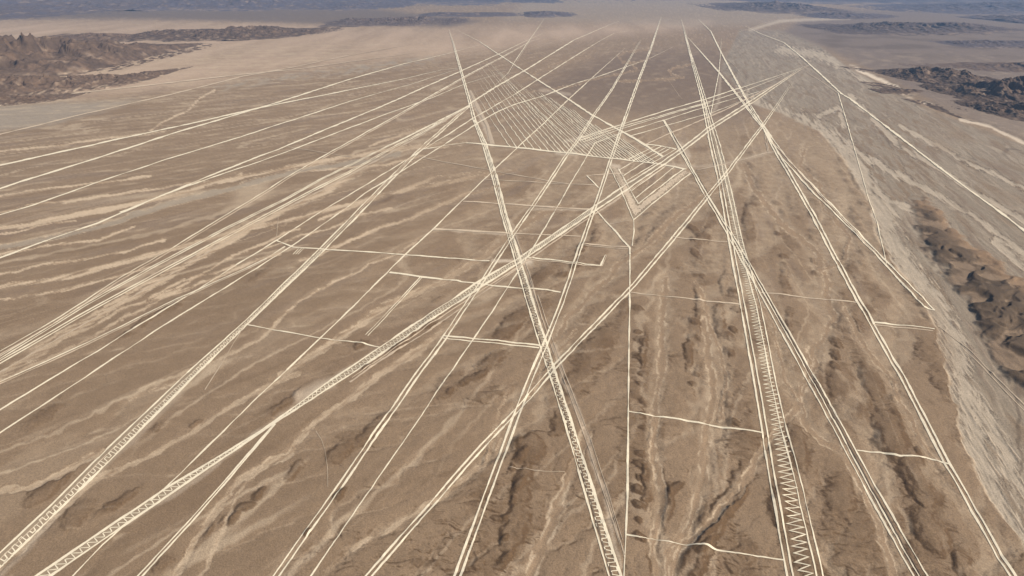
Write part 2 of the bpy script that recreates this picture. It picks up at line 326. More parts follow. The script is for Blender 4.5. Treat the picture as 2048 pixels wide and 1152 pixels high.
# cliffs of the right valley side
CLIFF = [(1700,132),(1716,139),(1755,158),(1792,175),(1813,191),(1869,214),(1921,238),(1983,255),(2048,285),(2300,380)]
side = inpoly(QX, QY, CLIFF + [(4500, 900), (4500, -100), (1650, 60)])
Z = Z + np.where(side, 5 * sst(0, 9, dpoly(QX, QY, CLIFF, 30)), 0) * sst(122, 150, PYg)

print('height', time.time() - T0)
# ---- albedo of the ground
def lin(r, g, b): return np.array([((c / 255 + .055) / 1.055) ** 2.4 for c in (r, g, b)])
K = 0.95
COL = dict(plain=lin(145,123,99), dark=lin(108,86,64), sand=lin(196,175,148), grey=lin(165,151,132), scarp=lin(100,84,68), pale=lin(226,208,184),
           fpink=lin(192,167,143), purple=lin(122,108,98), cold=lin(160,148,132), deep=lin(122,104,88), rim=lin(188,158,126))
C = np.zeros(X.shape + (3,)); C[:] = COL['plain']
def mixc(C, k, c): k = np.clip(k, 0, 1)[..., None]; return C * (1 - k) + c * k
n1 = fbm(u1 / 160, v1 / 700, 4, 101); n2 = fbm(u1 / 30, v1 / 200, 4, 105); n3 = fbm(X / 400, Y / 700, 3, 109)
C = C * (1 + .04 * n1 + .035 * n2 + .04 * n3)[..., None] * (1 - .07 * left * sst(200, 330, PYg))[..., None]
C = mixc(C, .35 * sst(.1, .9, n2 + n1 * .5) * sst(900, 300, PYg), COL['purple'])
# streaks of the far and left plain
fade = sst(7000, 4000, Y) * sst(-5200, -3200, X)
rl = np.maximum(rill(X, Y, 120, 11, 201, .04), rill(X, Y, 52, 13, 211, .045)); rl2 = np.maximum(rill(X, Y, 24, 15, 221, .06), .8 * rill(X, Y, 300, 10, 231, .022))
C = mixc(C, fade * (.6 * rl + .25 * rl2 * sst(3000, 1500, Y)) * np.clip(left + .35 * sst(480, 250, PYg), 0, 1), COL['sand'] * .95)
C = mixc(C, .22 * fade * rill(X, Y, 80, 12, 241, .07) * left, COL['dark'])
C = mixc(C, .35 * rl * dis, COL['sand'])
st = fbm(u1 / 13, v1 / 420, 4, 121, .6)
C = mixc(C, +.30 * sst(.12, .8, st) * sst(460, 300, PYg + .25 * (PXg - 600)), COL['sand'])
zone = lambda poly, soft: polymask(QX + 3 * wpx, QY + wpy, poly, soft)
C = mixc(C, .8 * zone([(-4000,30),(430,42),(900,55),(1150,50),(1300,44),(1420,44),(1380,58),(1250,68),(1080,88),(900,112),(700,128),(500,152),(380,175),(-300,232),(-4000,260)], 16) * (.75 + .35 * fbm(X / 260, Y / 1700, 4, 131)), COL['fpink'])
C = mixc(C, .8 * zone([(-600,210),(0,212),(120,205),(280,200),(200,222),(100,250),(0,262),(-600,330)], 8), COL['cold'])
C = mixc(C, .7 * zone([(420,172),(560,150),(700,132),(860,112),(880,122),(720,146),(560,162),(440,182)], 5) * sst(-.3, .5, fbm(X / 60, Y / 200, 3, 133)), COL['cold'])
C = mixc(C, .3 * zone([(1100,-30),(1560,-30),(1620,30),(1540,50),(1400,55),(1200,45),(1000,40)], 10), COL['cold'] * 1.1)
C = mixc(C, .85 * zone([(1240,105),(1420,95),(1560,170),(1480,250),(1330,240),(1150,215),(1060,180),(1130,140)], 22), COL['deep'])
C = mixc(C, .45 * zone([(1500,80),(1600,85),(1740,150),(1650,200),(1520,190),(1440,130)], 20) * (.5 + fbm(X / 60, Y / 160, 4, 135)), COL['cold'])
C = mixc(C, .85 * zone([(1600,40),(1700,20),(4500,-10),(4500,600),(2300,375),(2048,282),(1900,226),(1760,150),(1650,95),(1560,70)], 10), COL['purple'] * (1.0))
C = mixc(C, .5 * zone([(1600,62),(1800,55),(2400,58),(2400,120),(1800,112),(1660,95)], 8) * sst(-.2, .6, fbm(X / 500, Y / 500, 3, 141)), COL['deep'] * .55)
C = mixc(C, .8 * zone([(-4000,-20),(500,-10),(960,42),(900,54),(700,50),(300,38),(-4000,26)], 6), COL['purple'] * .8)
# mounds and sand
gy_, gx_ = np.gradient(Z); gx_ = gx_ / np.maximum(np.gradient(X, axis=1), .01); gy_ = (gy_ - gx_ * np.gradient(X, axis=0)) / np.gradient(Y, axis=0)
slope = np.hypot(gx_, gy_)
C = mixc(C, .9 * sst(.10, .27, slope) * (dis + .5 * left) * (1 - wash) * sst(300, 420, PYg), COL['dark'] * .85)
C = mixc(C, .70 * sst(.5, 1.6, lobe) * (1 - .5 * wash), COL['dark'] * .9)
scal = sst(.55, 1.0, hm - .75 * fing) * sst(2.3, 1.2, hm)
C = mixc(C, .55 * scal * np.clip(dis, 0, 1) * sst(300, 400, PYg) * (1 - wash) * sst(-.5, .2, strand2), COL['dark'] * .88)
darkm = sst(.7, 2.6, hm) * (.62 + .4 * fbm(X / 40, Y / 60, 3, 151))
C = mixc(C, .8 * darkm * sst(120, 330, PYg), COL['dark'])
C = mixc(C, .2 * dis * sst(.1, .7, fbm(u1 / 70, v1 / 160, 3, 153)), COL['dark'] * 1.1)
thin = sst(.25, .8, ch)
C = mixc(C, thin * (.30 + .45 * left) * (.6 + .5 * fbm(X / 90, Y / 120, 2, 155)), COL['sand'])
C = mixc(C, .34 * dis * sst(.6, 1.15, va + .25 * strand) * (.6 + .4 * sst(-.3, .3, strand2)), COL['sand'] * .93)
tuft = sst(.30, .52, fbm((u1 + 5 * pn(X / 14, Y / 14, 401)) / 15, (v1 + 5 * pn(X / 14, Y / 14, 402)) / 30, 3, 403)) * sst(.05, .4, fbm(X / 110, Y / 150, 2, 405)) * sst(330, 430, PYg) * (1 - river)
C = mixc(C, .25 * tuft * (.3 + dis), COL['dark'])
# gravel speckle of the mounds
gx = .5 + .4 * pn(X / 2.1, Y / 2.3, 161) + .25 * pn(X / 5.5, Y / 6.5, 162)
C = C * (1 + (gx - .5)[..., None] * (.20 + .34 * darkm)[..., None] * farf[..., None])
bed = np.zeros(X.shape)
for pts, w in RBED: bed = np.maximum(bed, sst(.0, .35, 1.0 - .95 * dpoly(HX, HY, pts, w * 3 + 8) / w + .8 * strand - .1))
bank2 = np.zeros(X.shape)
for pts, w in RBED: bank2 = np.maximum(bank2, np.clip(1 - np.abs(dpoly(HX, HY, pts, w * 3 + 14) - w * (1.05 + .85 * strand)) / (1.3 + .05 * w), 0, 1) * sst(-.2, .35, strand2))
C = mixc(C, river * .85, COL['grey'] * (.80 + .10 * sst(700, 1000, PYg)[..., None] + .10 * fbm(pv_ / 60, Y / 500, 3, 191)[..., None]))
C = mixc(C, river * .55 * sst(.1, .6, fbm(pv_ / 40, Y / 240, 4, 193)), COL['plain'] * .82)
rr = np.maximum(rill(X, Y, 60, 12, 301, .07), .8 * rill(X, Y, 26, 14, 311, .09)); rr = np.maximum(rr, .6 * rill(X, Y, 11, 16, 321, .12) * farf)
C = mixc(C, river * .5 * sst(.05, .5, braid2), COL['deep'] * 1.1)
C = mixc(C, river * .6 * rr, COL['grey'] * 1.12)
C = mixc(C, river * .95 * bed, COL['grey'] * (1.20 + .20 * strand[..., None]))
C = mixc(C, river * .75 * bank2, COL['deep'] * .42)
islands = sst(.28, .42, fbm(pv_ / 20, Y / 110, 3, 195)) * sst(480, 380, PYg) * sst(200, 260, PYg) * (PXg < 1860)
C = mixc(C, river * .7 * islands * (1 - bed), COL['plain'] * .85)
C = mixc(C, river * .5 * rill(X, Y, 90, 9, 331, .03) * (1 - bed * .6), COL['deep'] * .55)
C = mixc(C, river * .40 * sst(.0, .7, fbm(psi(X, Y) / 90, Y / 500, 3, 163)) * (PXg > 1850), COL['plain'] * .9)
bedtone = COL['plain'] * (1.10 + .10 * strand + .10 * pn(u1 / 2.5, v1 / 40, 185) + .34 * left)[..., None]
bl_ = np.clip(left * 1.3 * sst(-.6, .3, strand), 0, .95)[..., None]; bedtone = bedtone * (1 - bl_) + COL['sand'] * 1.14 * bl_
wk = wash * (.9 - .42 * left * sst(560, 720, PYg))
C = C * (1 - wk[..., None]) + bedtone * wk[..., None]
C = mixc(C, .8 * washg, COL['grey'] * 1.0)
C = mixc(C, np.clip(.9 * bank, 0, 1) * (1 - river), COL['sand'] * 1.06)
C = mixc(C, scarp * .95, COL['scarp'] * (1 + .25 * fbm(X / 60, Y / 90, 3, 171))[..., None] * .85)
C = mixc(C, scarp * .75 * sst(.26, .0, ribn + .25 * fbm(X / 30, Y / 40, 2, 173)), lin(148, 127, 105))
C = mixc(C, scarp * .6 * sst(26, 6, np.minimum(dR, 70)), lin(160, 132, 104))
cl = dpoly(QX, QY, CLIFF[:6], 14); cl2 = dpoly(QX, QY, CLIFF[6:], 14)
C = mixc(C, .95 * sst(1.4, .5, cl / (3.4 + 2 * pn(X / 120, Y / 200, 177))) * sst(-.6, .1, fbm(X / 200, Y / 260, 3, 175)), COL['pale']); C = mixc(C, .75 * sst(1.4, .5, cl2 / (2.4 + 1.2 * pn(X / 60, Y / 100, 178))), COL['pale'])
# broken pale rims along the left edge of the river terrace
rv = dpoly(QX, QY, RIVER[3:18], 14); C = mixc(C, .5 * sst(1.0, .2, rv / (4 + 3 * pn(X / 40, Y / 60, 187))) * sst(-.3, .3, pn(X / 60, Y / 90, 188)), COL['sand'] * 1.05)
# wide dusty strips and scuffed ground beside the figures
DUST = [([(1034,519),(1060,522)],9,.8),([(985,520),(1050,523)],5,.8),([(1113,305),(1150,306)],6,.6),([(1130,284),(1170,274),(1210,262)],4,.5),([(1150,290),(1190,284)],4,.4),
 ([(1020,440),(1060,560),(1092,690)],4,.30),([(1108,690),(1158,830),(1200,960),(1246,1130)],6,.40),([(760,700),(680,752),(560,830),(400,950),(250,1050)],6,.35),([(948,206),(955,214)],5,.7),([(940,184),(955,222),(984,288)],5,.55),
 ([(1360,290),(1375,310)],9,.5),([(1218,330),(1238,332)],5,.7),([(867,459),(940,463),(1015,467)],3,.5),([(812,510),(806,509)],4,.5),([(600,790),(640,775),(660,768)],14,.45),([(0,1145),(104,1035),(215,925),(364,785)],9,.30),([(1421,230),(1437,205),(1441,150)],4,.35),
 ([(1060,418),(1180,418)],3,.35),([(1324,313),(1300,297),(1275,281)],4,.55),([(1080,180),(1140,188)],4,.35),([(1500,60),(1560,42),(1700,36)],4,.5),([(1310,330),(1440,330),(1540,304)],5,.30)]
for pts, w, k in DUST: C = mixc(C, k * sst(1.3, .1, dpoly(QX, QY, pts, w * 2) / w), COL['pale'] * .85)
C = np.clip(C * K, .01, .8)
print('terrain', time.time() - T0)

def zat(x, y):
    "height of the triangulated ground mesh at world points"
    x = np.asarray(x, float); y = np.asarray(y, float)
    px, py = pix(x, y)
    i = np.clip((PY0 - py) / DPY, 0, NY - 1.001); j = np.clip((px - PX0) / DPX + J0, 0, NC - 1.001)
    i0 = i.astype(int); j0 = j.astype(int); fi, fj = i - i0, j - j0
    up = fi + fj > 1
    a = np.where(up, (i0 + 1) * NC + j0 + 1, i0 * NC + j0); b = i0 * NC + j0 + 1; c = (i0 + 1) * NC + j0
    XX, YY, ZZ = X.ravel(), Y.ravel(), Z.ravel()
    x1, y1, x2, y2, x3, y3 = XX[a], YY[a], XX[b], YY[b], XX[c], YY[c]
    dt = (y2 - y3) * (x1 - x3) + (x3 - x2) * (y1 - y3)
    w1 = ((y2 - y3) * (x - x3) + (x3 - x2) * (y - y3)) / dt; w2 = ((y3 - y1) * (x - x3) + (x1 - x3) * (y - y3)) / dt
    return w1 * ZZ[a] + w2 * ZZ[b] + (1 - w1 - w2) * ZZ[c]
def onground(px, py):
    z = 0.0
    for _ in range(4): x, y = ground(px, py, z); z = zat(x, y)
    return x, y, z

def mesh_np(name, verts, tris, material, cols=None, smooth=True, parent=None):
    me = bpy.data.meshes.new(name); n, t = len(verts), len(tris)
    me.vertices.add(n); me.vertices.foreach_set('co', np.ascontiguousarray(verts, dtype=np.float32).ravel())
    me.loops.add(t * 3); me.loops.foreach_set('vertex_index', np.ascontiguousarray(tris, dtype=np.int32).ravel())
    me.polygons.add(t); me.polygons.foreach_set('loop_start', np.arange(t, dtype=np.int32) * 3)
    me.polygons.foreach_set('use_smooth', np.full(t, smooth))
    me.update(calc_edges=True)
    if cols is not None:
        at = me.color_attributes.new('soil', 'FLOAT_COLOR', 'POINT')
        at.data.foreach_set('color', np.c_[cols, np.ones(n)].astype(np.float32).ravel())
    me.materials.append(material)
    o = link(bpy.data.objects.new(name, me)); o.parent = parent
    return o

def soil_material(name, rough_scale=1.0, bump=1.0, rock=False):
    m, n, l = mat(name); b = n['Principled BSDF']; b.inputs['Roughness'].default_value = .95; b.inputs['Specular IOR Level'].default_value = .15
    at = n.new('ShaderNodeAttribute'); at.attribute_name = 'soil'
    tc = n.new('ShaderNodeNewGeometry')
    def noise(scale, detail, dist=0):
        t = n.new('ShaderNodeTexNoise'); t.inputs['Scale'].default_value = scale; t.inputs['Detail'].default_value = detail
        t.inputs['Roughness'].default_value = .62; t.inputs['Distortion'].default_value = dist; l.new(tc.outputs['Position'], t.inputs['Vector']); return t
    a = noise(.55 * rough_scale, 6); c = noise(.045 * rough_scale, 5, .4)
    r1 = n.new('ShaderNodeMapRange'); r1.inputs['From Min'].default_value = .3; r1.inputs['From Max'].default_value = .7
    r1.inputs['To Min'].default_value = .74; r1.inputs['To Max'].default_value = 1.25; l.new(a.outputs['Fac'], r1.inputs['Value'])
    r2 = n.new('ShaderNodeMapRange'); r2.inputs['From Min'].default_value = .3; r2.inputs['From Max'].default_value = .7
    r2.inputs['To Min'].default_value = .92; r2.inputs['To Max'].default_value = 1.07; l.new(c.outputs['Fac'], r2.inputs['Value'])
    mu = n.new('ShaderNodeMath'); mu.operation = 'MULTIPLY'; l.new(r1.outputs[0], mu.inputs[0]); l.new(r2.outputs[0], mu.inputs[1])
    sc = n.new('ShaderNodeVectorMath'); sc.operation = 'SCALE'; l.new(at.outputs['Color'], sc.inputs[0]); l.new(mu.outputs[0], sc.inputs['Scale'])
    l.new(sc.outputs[0], b.inputs['Base Color'])
    bp = n.new('ShaderNodeBump'); bp.inputs['Strength'].default_value = .8 * bump; bp.inputs['Distance'].default_value = .8
    l.new(a.outputs['Fac'], bp.inputs['Height']); l.new(bp.outputs[0], b.inputs['Normal'])
    return m
M_soil = soil_material('desert pavement')
M_rock = soil_material('bare rock', .06, 1.0)

# split the one continuous surface into ground, riverbed and sandy washes
I, J = np.meshgrid(np.arange(NY - 1), np.arange(NC - 1), indexing='ij')
q = (I * NC + J)
tri = np.stack([np.stack([q, q + 1, q + NC], -1), np.stack([q + 1, q + NC + 1, q + NC], -1)], 2).reshape(-1, 3)
V = np.c_[X.ravel(), Y.ravel(), Z.ravel()]
# extra near rows so that the sheet goes on under the camera
regq = np.zeros((NY - 1, NC - 1), int)
regq[(river * (1 - scarp))[:-1, :-1] > .5] = 1
regq[(np.maximum(wash, washg) * (1 - river))[:-1, :-1] > .45] = 2
reg = np.repeat(regq.ravel(), 2)
full = bpy.data.meshes.new('tmp')
e1 = V[tri[:, 1]] - V[tri[:, 0]]; e2 = V[tri[:, 2]] - V[tri[:, 0]]; fn = np.cross(e1, e2)
VN = np.zeros_like(V)
for k in range(3):
    for a in range(3): VN[:, a] += np.bincount(tri[:, k], fn[:, a], len(V))
VN /= np.linalg.norm(VN, axis=1)[:, None]
Cf = C.reshape(-1, 3)
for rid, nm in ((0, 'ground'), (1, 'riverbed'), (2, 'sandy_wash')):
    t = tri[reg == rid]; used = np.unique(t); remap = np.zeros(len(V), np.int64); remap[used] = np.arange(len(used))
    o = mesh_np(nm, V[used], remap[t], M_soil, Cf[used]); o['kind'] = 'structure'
    o.data.normals_split_custom_set_from_vertices(VN[used].astype(np.float32).tolist())
nv = [(-9000, -900, -2), (9000, -900, -2), (9000, float(Y[0, 0]) + 3, -6), (-9000, float(Y[0, 0]) + 3, -6)]
o = mesh_np('ground', np.array(nv), np.array([(0, 1, 2), (0, 2, 3)]), M_soil, np.tile(COL['plain'] * K, (4, 1))); o['kind'] = 'structure'
print('ground built', time.time() - T0)

# ------------------------------------------------------------------ hills and mountains
def hill(name, prof, depth_m, col, col2, seed, rough=1.0, pale=None, nx=260, ny=90, lift=0.0, sc=None, fp=.9):
    "prof: [(px, base_py, top_py)] along the crest; the crest stands at base_py's ground, the skyline reaches top_py"
    prof = np.array(prof, float); s = np.linspace(0, 1, nx); k = np.linspace(0, 1, len(prof))
    _, by = ground(np.interp(s, k, prof[:, 0]), np.interp(s, k, prof[:, 1])); _, dt_ = ground(1024, np.interp(s, k, np.maximum(prof[:, 2], -30)))
    depth_m = min(depth_m, float(np.percentile(dt_ - by, 70)) * .55); by = by + depth_m * .92
    tx = np.interp(s, k, prof[:, 0]); tpy = np.interp(s, k, prof[:, 2]); b = (576 - tpy) / FPX
    H = CAMH - by * (sT - b * cT) / (cT + b * sT)
    H = np.clip(H, 4, 500); bx = (tx - 1024) / FPX * (by * cT + (CAMH - H) * sT)
    w = np.linspace(-1, 1, ny)[:, None]
    size = sc or float(np.max(H))
    XX = bx[None, :] + 0 * w; YY = by[None, :] + w * depth_m
    f = np.clip(1 - np.abs(w + .18 * fbm(XX / (size * 5), YY / (size * 9), 3, seed)), 0, 1)
    wx_ = .35 * fbm(XX / (size * 2), YY / (size * 2), 3, seed + 3)
    sp = ridged(XX / (size * 2.4) + wx_, YY / (size * 6) + wx_, 5, seed + 5, .5)
    sp2 = ridged(XX / (size * .8) + wx_, YY / (size * 1.6), 3, seed + 6, .5)
    fs = f ** fp
    Zh = H[None, :] * (fs * (.36 + .46 * sp + .07 * sp2)) + size * .05 * rough * fbm(XX / (size * .3), YY / (size * .45), 4, seed + 9, .55) * np.sqrt(f)
    taper = np.clip(np.minimum(s, 1 - s) * 14, 0, 1)[None, :]
    Zh = Zh * taper + lift - .02 * size - .12 * size * (1 - sst(0, .06, f)) 
    Zh = np.minimum(Zh, 570)
    zz = Zh
    n = fbm(XX / (size * .8), YY / (size * .8), 4, seed + 20)
    cc = mixc(np.zeros(XX.shape + (3,)) + col, sst(-.2, .6, n), col2)
    if pale is not None:
        cc = mixc(cc, .6 * sst(.35, .05, Zh / (H[None, :] + 1)) * sst(.25, .65, fbm(XX / (size * .5), YY / (size * 1.6), 3, seed + 30) + .15), pale)
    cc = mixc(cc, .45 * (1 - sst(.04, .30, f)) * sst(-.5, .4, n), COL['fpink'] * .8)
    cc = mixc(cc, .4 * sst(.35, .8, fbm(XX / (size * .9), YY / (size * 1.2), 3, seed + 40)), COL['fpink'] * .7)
    i, j = np.meshgrid(np.arange(ny - 1), np.arange(nx - 1), indexing='ij'); q = i * nx + j
    t = np.stack([np.stack([q, q + 1, q + nx], -1), np.stack([q + 1, q + nx + 1, q + nx], -1)], 2).reshape(-1, 3)
    o = mesh_np(name, np.c_[XX.ravel(), YY.ravel(), zz.ravel()], t, M_rock, np.clip(cc.reshape(-1, 3), .02, .7)); o['kind'] = 'structure'
    return o
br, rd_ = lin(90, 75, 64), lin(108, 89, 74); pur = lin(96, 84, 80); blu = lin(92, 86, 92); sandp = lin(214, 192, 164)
hill('hills', [(-420,195,70),(-200,192,62),(0,188,73),(40,184,76),(100,180,84),(160,174,86),(230,165,96),(300,150,108),(350,144,120),(385,137,131)], 1100, br, rd_, 300, 1.1, sandp, 420, 150, sc=150, fp=.72)
hill('hills', [(-300,210,160),(-100,208,152),(60,202,154),(150,194,152),(230,184,149),(300,173,147),(345,163,152)], 420, br * 1.15, rd_, 310, 1.1, sandp, 360, 90, sc=50, fp=.75)
hill('hills', [(-300,220,196),(-60,214,192),(60,210,192),(130,204,193),(170,198,195)], 170, rd_, br, 315, 1.0, sandp, 200, 60, sc=26)
hill('hills', [(75,82,79),(110,83,72),(160,84,67),(220,86,68),(270,86,75),(308,86,84)], 620, rd_, br, 320, 1.2, None, 240, 70, sc=70)
hill('hills', [(250,84,78),(280,84,66),(320,84,60),(390,84,62),(440,83,56),(470,82,53),(520,81,54),(560,80,58),(590,78,62),(620,75,58),(650,73,63),(686,72,70)], 800, br * .85, rd_, 330, 1.3, None, 420, 90, sc=80)
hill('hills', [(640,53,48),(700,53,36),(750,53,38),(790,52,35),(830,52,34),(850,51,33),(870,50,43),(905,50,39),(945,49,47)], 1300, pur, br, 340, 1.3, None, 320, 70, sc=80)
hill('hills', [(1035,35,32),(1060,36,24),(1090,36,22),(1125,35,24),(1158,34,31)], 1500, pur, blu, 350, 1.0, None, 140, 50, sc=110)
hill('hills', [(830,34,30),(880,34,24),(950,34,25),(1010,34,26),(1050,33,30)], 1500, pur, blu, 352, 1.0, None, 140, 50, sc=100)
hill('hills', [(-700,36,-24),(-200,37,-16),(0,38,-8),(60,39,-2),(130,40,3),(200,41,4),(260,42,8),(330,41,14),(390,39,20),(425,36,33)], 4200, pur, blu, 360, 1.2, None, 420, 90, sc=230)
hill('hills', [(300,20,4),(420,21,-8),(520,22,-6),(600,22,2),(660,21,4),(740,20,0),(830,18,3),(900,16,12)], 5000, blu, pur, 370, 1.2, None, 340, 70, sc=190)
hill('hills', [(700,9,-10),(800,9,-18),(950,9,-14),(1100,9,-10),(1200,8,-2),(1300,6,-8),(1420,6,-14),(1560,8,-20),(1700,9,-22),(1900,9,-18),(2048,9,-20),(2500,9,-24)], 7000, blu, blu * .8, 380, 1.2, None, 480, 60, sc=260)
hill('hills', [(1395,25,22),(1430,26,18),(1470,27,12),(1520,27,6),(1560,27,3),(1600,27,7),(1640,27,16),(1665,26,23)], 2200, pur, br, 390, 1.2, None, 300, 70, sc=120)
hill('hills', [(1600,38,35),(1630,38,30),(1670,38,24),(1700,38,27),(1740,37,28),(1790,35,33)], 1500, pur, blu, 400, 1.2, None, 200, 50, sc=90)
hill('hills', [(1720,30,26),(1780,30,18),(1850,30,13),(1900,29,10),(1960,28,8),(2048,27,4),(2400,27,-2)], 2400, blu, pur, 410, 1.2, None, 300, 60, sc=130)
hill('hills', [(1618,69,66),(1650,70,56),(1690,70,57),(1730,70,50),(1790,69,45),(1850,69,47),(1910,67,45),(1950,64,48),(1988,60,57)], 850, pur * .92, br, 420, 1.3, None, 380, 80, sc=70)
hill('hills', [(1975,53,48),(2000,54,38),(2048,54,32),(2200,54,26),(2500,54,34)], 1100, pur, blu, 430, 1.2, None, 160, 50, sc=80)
hill('hills', [(1880,95,91),(1920,96,83),(1980,96,81),(2048,95,83),(2200,95,80),(2400,94,88)], 460, pur, blu, 440, 1.0, None, 200, 50, sc=30)
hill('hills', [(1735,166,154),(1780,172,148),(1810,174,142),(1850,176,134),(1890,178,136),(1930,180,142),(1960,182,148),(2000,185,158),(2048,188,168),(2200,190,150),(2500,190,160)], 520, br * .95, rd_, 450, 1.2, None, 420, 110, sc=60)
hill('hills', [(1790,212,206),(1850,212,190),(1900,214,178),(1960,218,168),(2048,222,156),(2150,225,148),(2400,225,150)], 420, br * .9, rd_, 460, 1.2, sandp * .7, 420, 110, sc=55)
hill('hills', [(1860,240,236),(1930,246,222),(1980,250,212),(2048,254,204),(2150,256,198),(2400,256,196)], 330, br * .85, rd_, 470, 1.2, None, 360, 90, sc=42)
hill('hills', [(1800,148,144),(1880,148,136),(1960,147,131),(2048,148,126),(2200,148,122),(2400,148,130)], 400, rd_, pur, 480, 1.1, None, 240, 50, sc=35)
hill('hills', [(1750,186,183),(1790,187,178),(1830,188,179),(1870,188,184)], 200, br, rd_, 490, 1.1, None, 160, 50, sc=22)
print('hills', time.time() - T0)

# ------------------------------------------------------------------ haze
hm_, n, l = mat('thin desert haze'); n.remove(n['Principled BSDF'])
pv = n.new('ShaderNodeVolumePrincipled'); pv.inputs['Color'].default_value = (.36, .60, 1.0, 1); pv.inputs['Density'].default_value = 2.4e-5
pv.inputs['Anisotropy'].default_value = .2; l.new(pv.outputs[0], n['Material Output'].inputs['Volume'])
hx, hy0, hy1, hz0, hz1 = 190000, -60000, 170000, -45, 660
hv = np.array([(sx, sy, sz) for sz in (hz0, hz1) for sy in (hy0, hy1) for sx in (-hx, hx)], float)
me = bpy.data.meshes.new('haze'); me.from_pydata(hv.tolist(), [], [(0,2,3,1),(4,5,7,6),(0,1,5,4),(2,6,7,3),(0,4,6,2),(1,3,7,5)]); me.materials.append(hm_)
o = link(bpy.data.objects.new('haze', me)); o['kind'] = 'stuff'

# ------------------------------------------------------------------ cleared lines (geoglyphs)
def line_material(name, col, rough=.9):
    m, n, l = mat(name); b = n['Principled BSDF']; b.inputs['Roughness'].default_value = rough; b.inputs['Specular IOR Level'].default_value = .1
    g = n.new('ShaderNodeNewGeometry'); t = n.new('ShaderNodeTexNoise'); t.inputs['Scale'].default_value = .12; t.inputs['Detail'].default_value = 5; t.inputs['Roughness'].default_value = .7
    l.new(g.outputs['Position'], t.inputs['Vector']); r = n.new('ShaderNodeValToRGB'); l.new(t.outputs['Fac'], r.inputs['Fac'])
    c = np.array(col); r.color_ramp.elements[0].position = .3; r.color_ramp.elements[0].color = (*(c * .84), 1); r.color_ramp.elements[1].position = .62; r.color_ramp.elements[1].color = (*np.minimum(c * 1.04, .85), 1)
    l.new(r.outputs[0], b.inputs['Base Color']); return m
M_line = {'b': line_material('freshly swept pale subsoil', (.84, .725, .54)), 'm': line_material('pale subsoil', (.60, .48, .345)),
          'f': line_material('faded pale track', (.52, .415, .30)), 'w': line_material('swept ground', (.325, .25, .17)), 'd': line_material('dark stones heaped', (.13, .098, .07)), 'k': line_material('varnished gravel', (.20, .15, .105))}
def curve_world(pts, step=None):
    "photo pixels (x, y[, w]) -> world x, y, width (m), resampled to follow the ground"
    P = np.array([(p[0], p[1]) for p in pts], float)
    W = np.array([p[2] for p in pts], float) * .90
    W = W * np.clip(.68 + (P[:, 1] - 30) / 450, .68, 1)
    # densify in world between traced points
    x, y, z = onground(P[:, 0], P[:, 1])
    d = np.gradient(np.c_[x, y], axis=0) if len(x) > 1 else None
    d /= np.linalg.norm(d, axis=1)[:, None] + 1e-9
    nx_, ny_ = -d[:, 1], d[:, 0]
    p0 = np.array(pix(x, y, z)); p1 = np.array(pix(x + nx_ , y + ny_, z)); q1 = np.array(pix(x + d[:, 0], y + d[:, 1], z))
    nv_ = (p1 - p0); dv = (q1 - p0); dv /= np.hypot(*dv) + 1e-12
    per = np.abs(nv_[0] * dv[1] - nv_[1] * dv[0])
    wm = np.clip(W / np.maximum(per, 1e-4), .6, 60)
    seg = np.hypot(np.diff(x), np.diff(y)); s = np.r_[0, np.cumsum(seg)]
    out = [0.0]; 
    while out[-1] < s[-1]:
        yy = np.interp(out[-1], s, y); out.append(out[-1] + (step or max(1.5, yy * .0035)))
    t = np.r_[np.array(out[:-1]), s[-1]]
    yy = np.interp(t, s, y)
    for e_ in (0, -1):                                  # far ends run out into the plain
        if y[e_] > 3800: wm_f = np.clip(np.abs(t - t[e_]) / (.35 * (y[e_])), 0, 1); far_f = locals().get('far_f', 1) * (.15 + .85 * wm_f)
    if max(y[0], y[-1]) > 3800: return np.interp(t, s, x), yy, np.interp(t, s, wm) * far_f
    return np.interp(t, s, x), np.interp(t, s, y), np.interp(t, s, wm)
def ribbon(xs, ys, ws, jitter=.12, lift=.16, seed=0):
    d = np.gradient(np.c_[xs, ys], axis=0); d /= np.linalg.norm(d, axis=1)[:, None] + 1e-9
    nx_, ny_ = -d[:, 1], d[:, 0]
    ss = np.r_[0, np.cumsum(np.hypot(np.diff(xs), np.diff(ys)))]
    ri = np.clip((PY0 - pix(xs, ys)[1]) / DPY, 0, NY - 1).astype(int); ci = np.clip((pix(xs, ys)[0] - PX0) / DPX + J0, 0, NC - 1).astype(int)
    ws = ws * (1 - .5 * washed[ri, ci]) * np.clip(.92 + .55 * fbm(ss / 70, ss * 0 + seed * 7.7 + 9, 3, 6), .35, 1.25)
    wl_ = ws * (1 + jitter * fbm(ss / 14, ss * 0 + seed * 3.3, 3, 7)); wr_ = ws * (1 + jitter * fbm(ss / 11, ss * 0 + seed * 5.1 + 40, 3, 8))
    L = (xs + nx_ * wl_ / 2, ys + ny_ * wl_ / 2); R_ = (xs - nx_ * wr_ / 2, ys - ny_ * wr_ / 2)
    off = lift + ys * .0004
    m = len(xs)
    v = np.concatenate([np.c_[L[0], L[1], zat(*L) + off], np.c_[xs, ys, zat(xs, ys) + off + .05], np.c_[R_[0], R_[1], zat(*R_) + off]])
    i = np.arange(m - 1)
    t = np.concatenate([np.c_[m + i, m + i + 1, i], np.c_[i, m + i + 1, i + 1], np.c_[2 * m + i, 2 * m + i + 1, m + i], np.c_[m + i, 2 * m + i + 1, m + i + 1]])
    return v, t
count = [0]
washed = np.clip(np.maximum(wash, washg) + .6 * bed * river, 0, 1)
def smooth_wander(xs, ys, amt, seed):
    ss = np.r_[0, np.cumsum(np.hypot(np.diff(xs), np.diff(ys)))]
    return xs + amt * pn(ss / 60, ss * 0 + seed * 1.7, 11), ys + amt * pn(ss / 60, ss * 0 + seed * 2.9, 12)
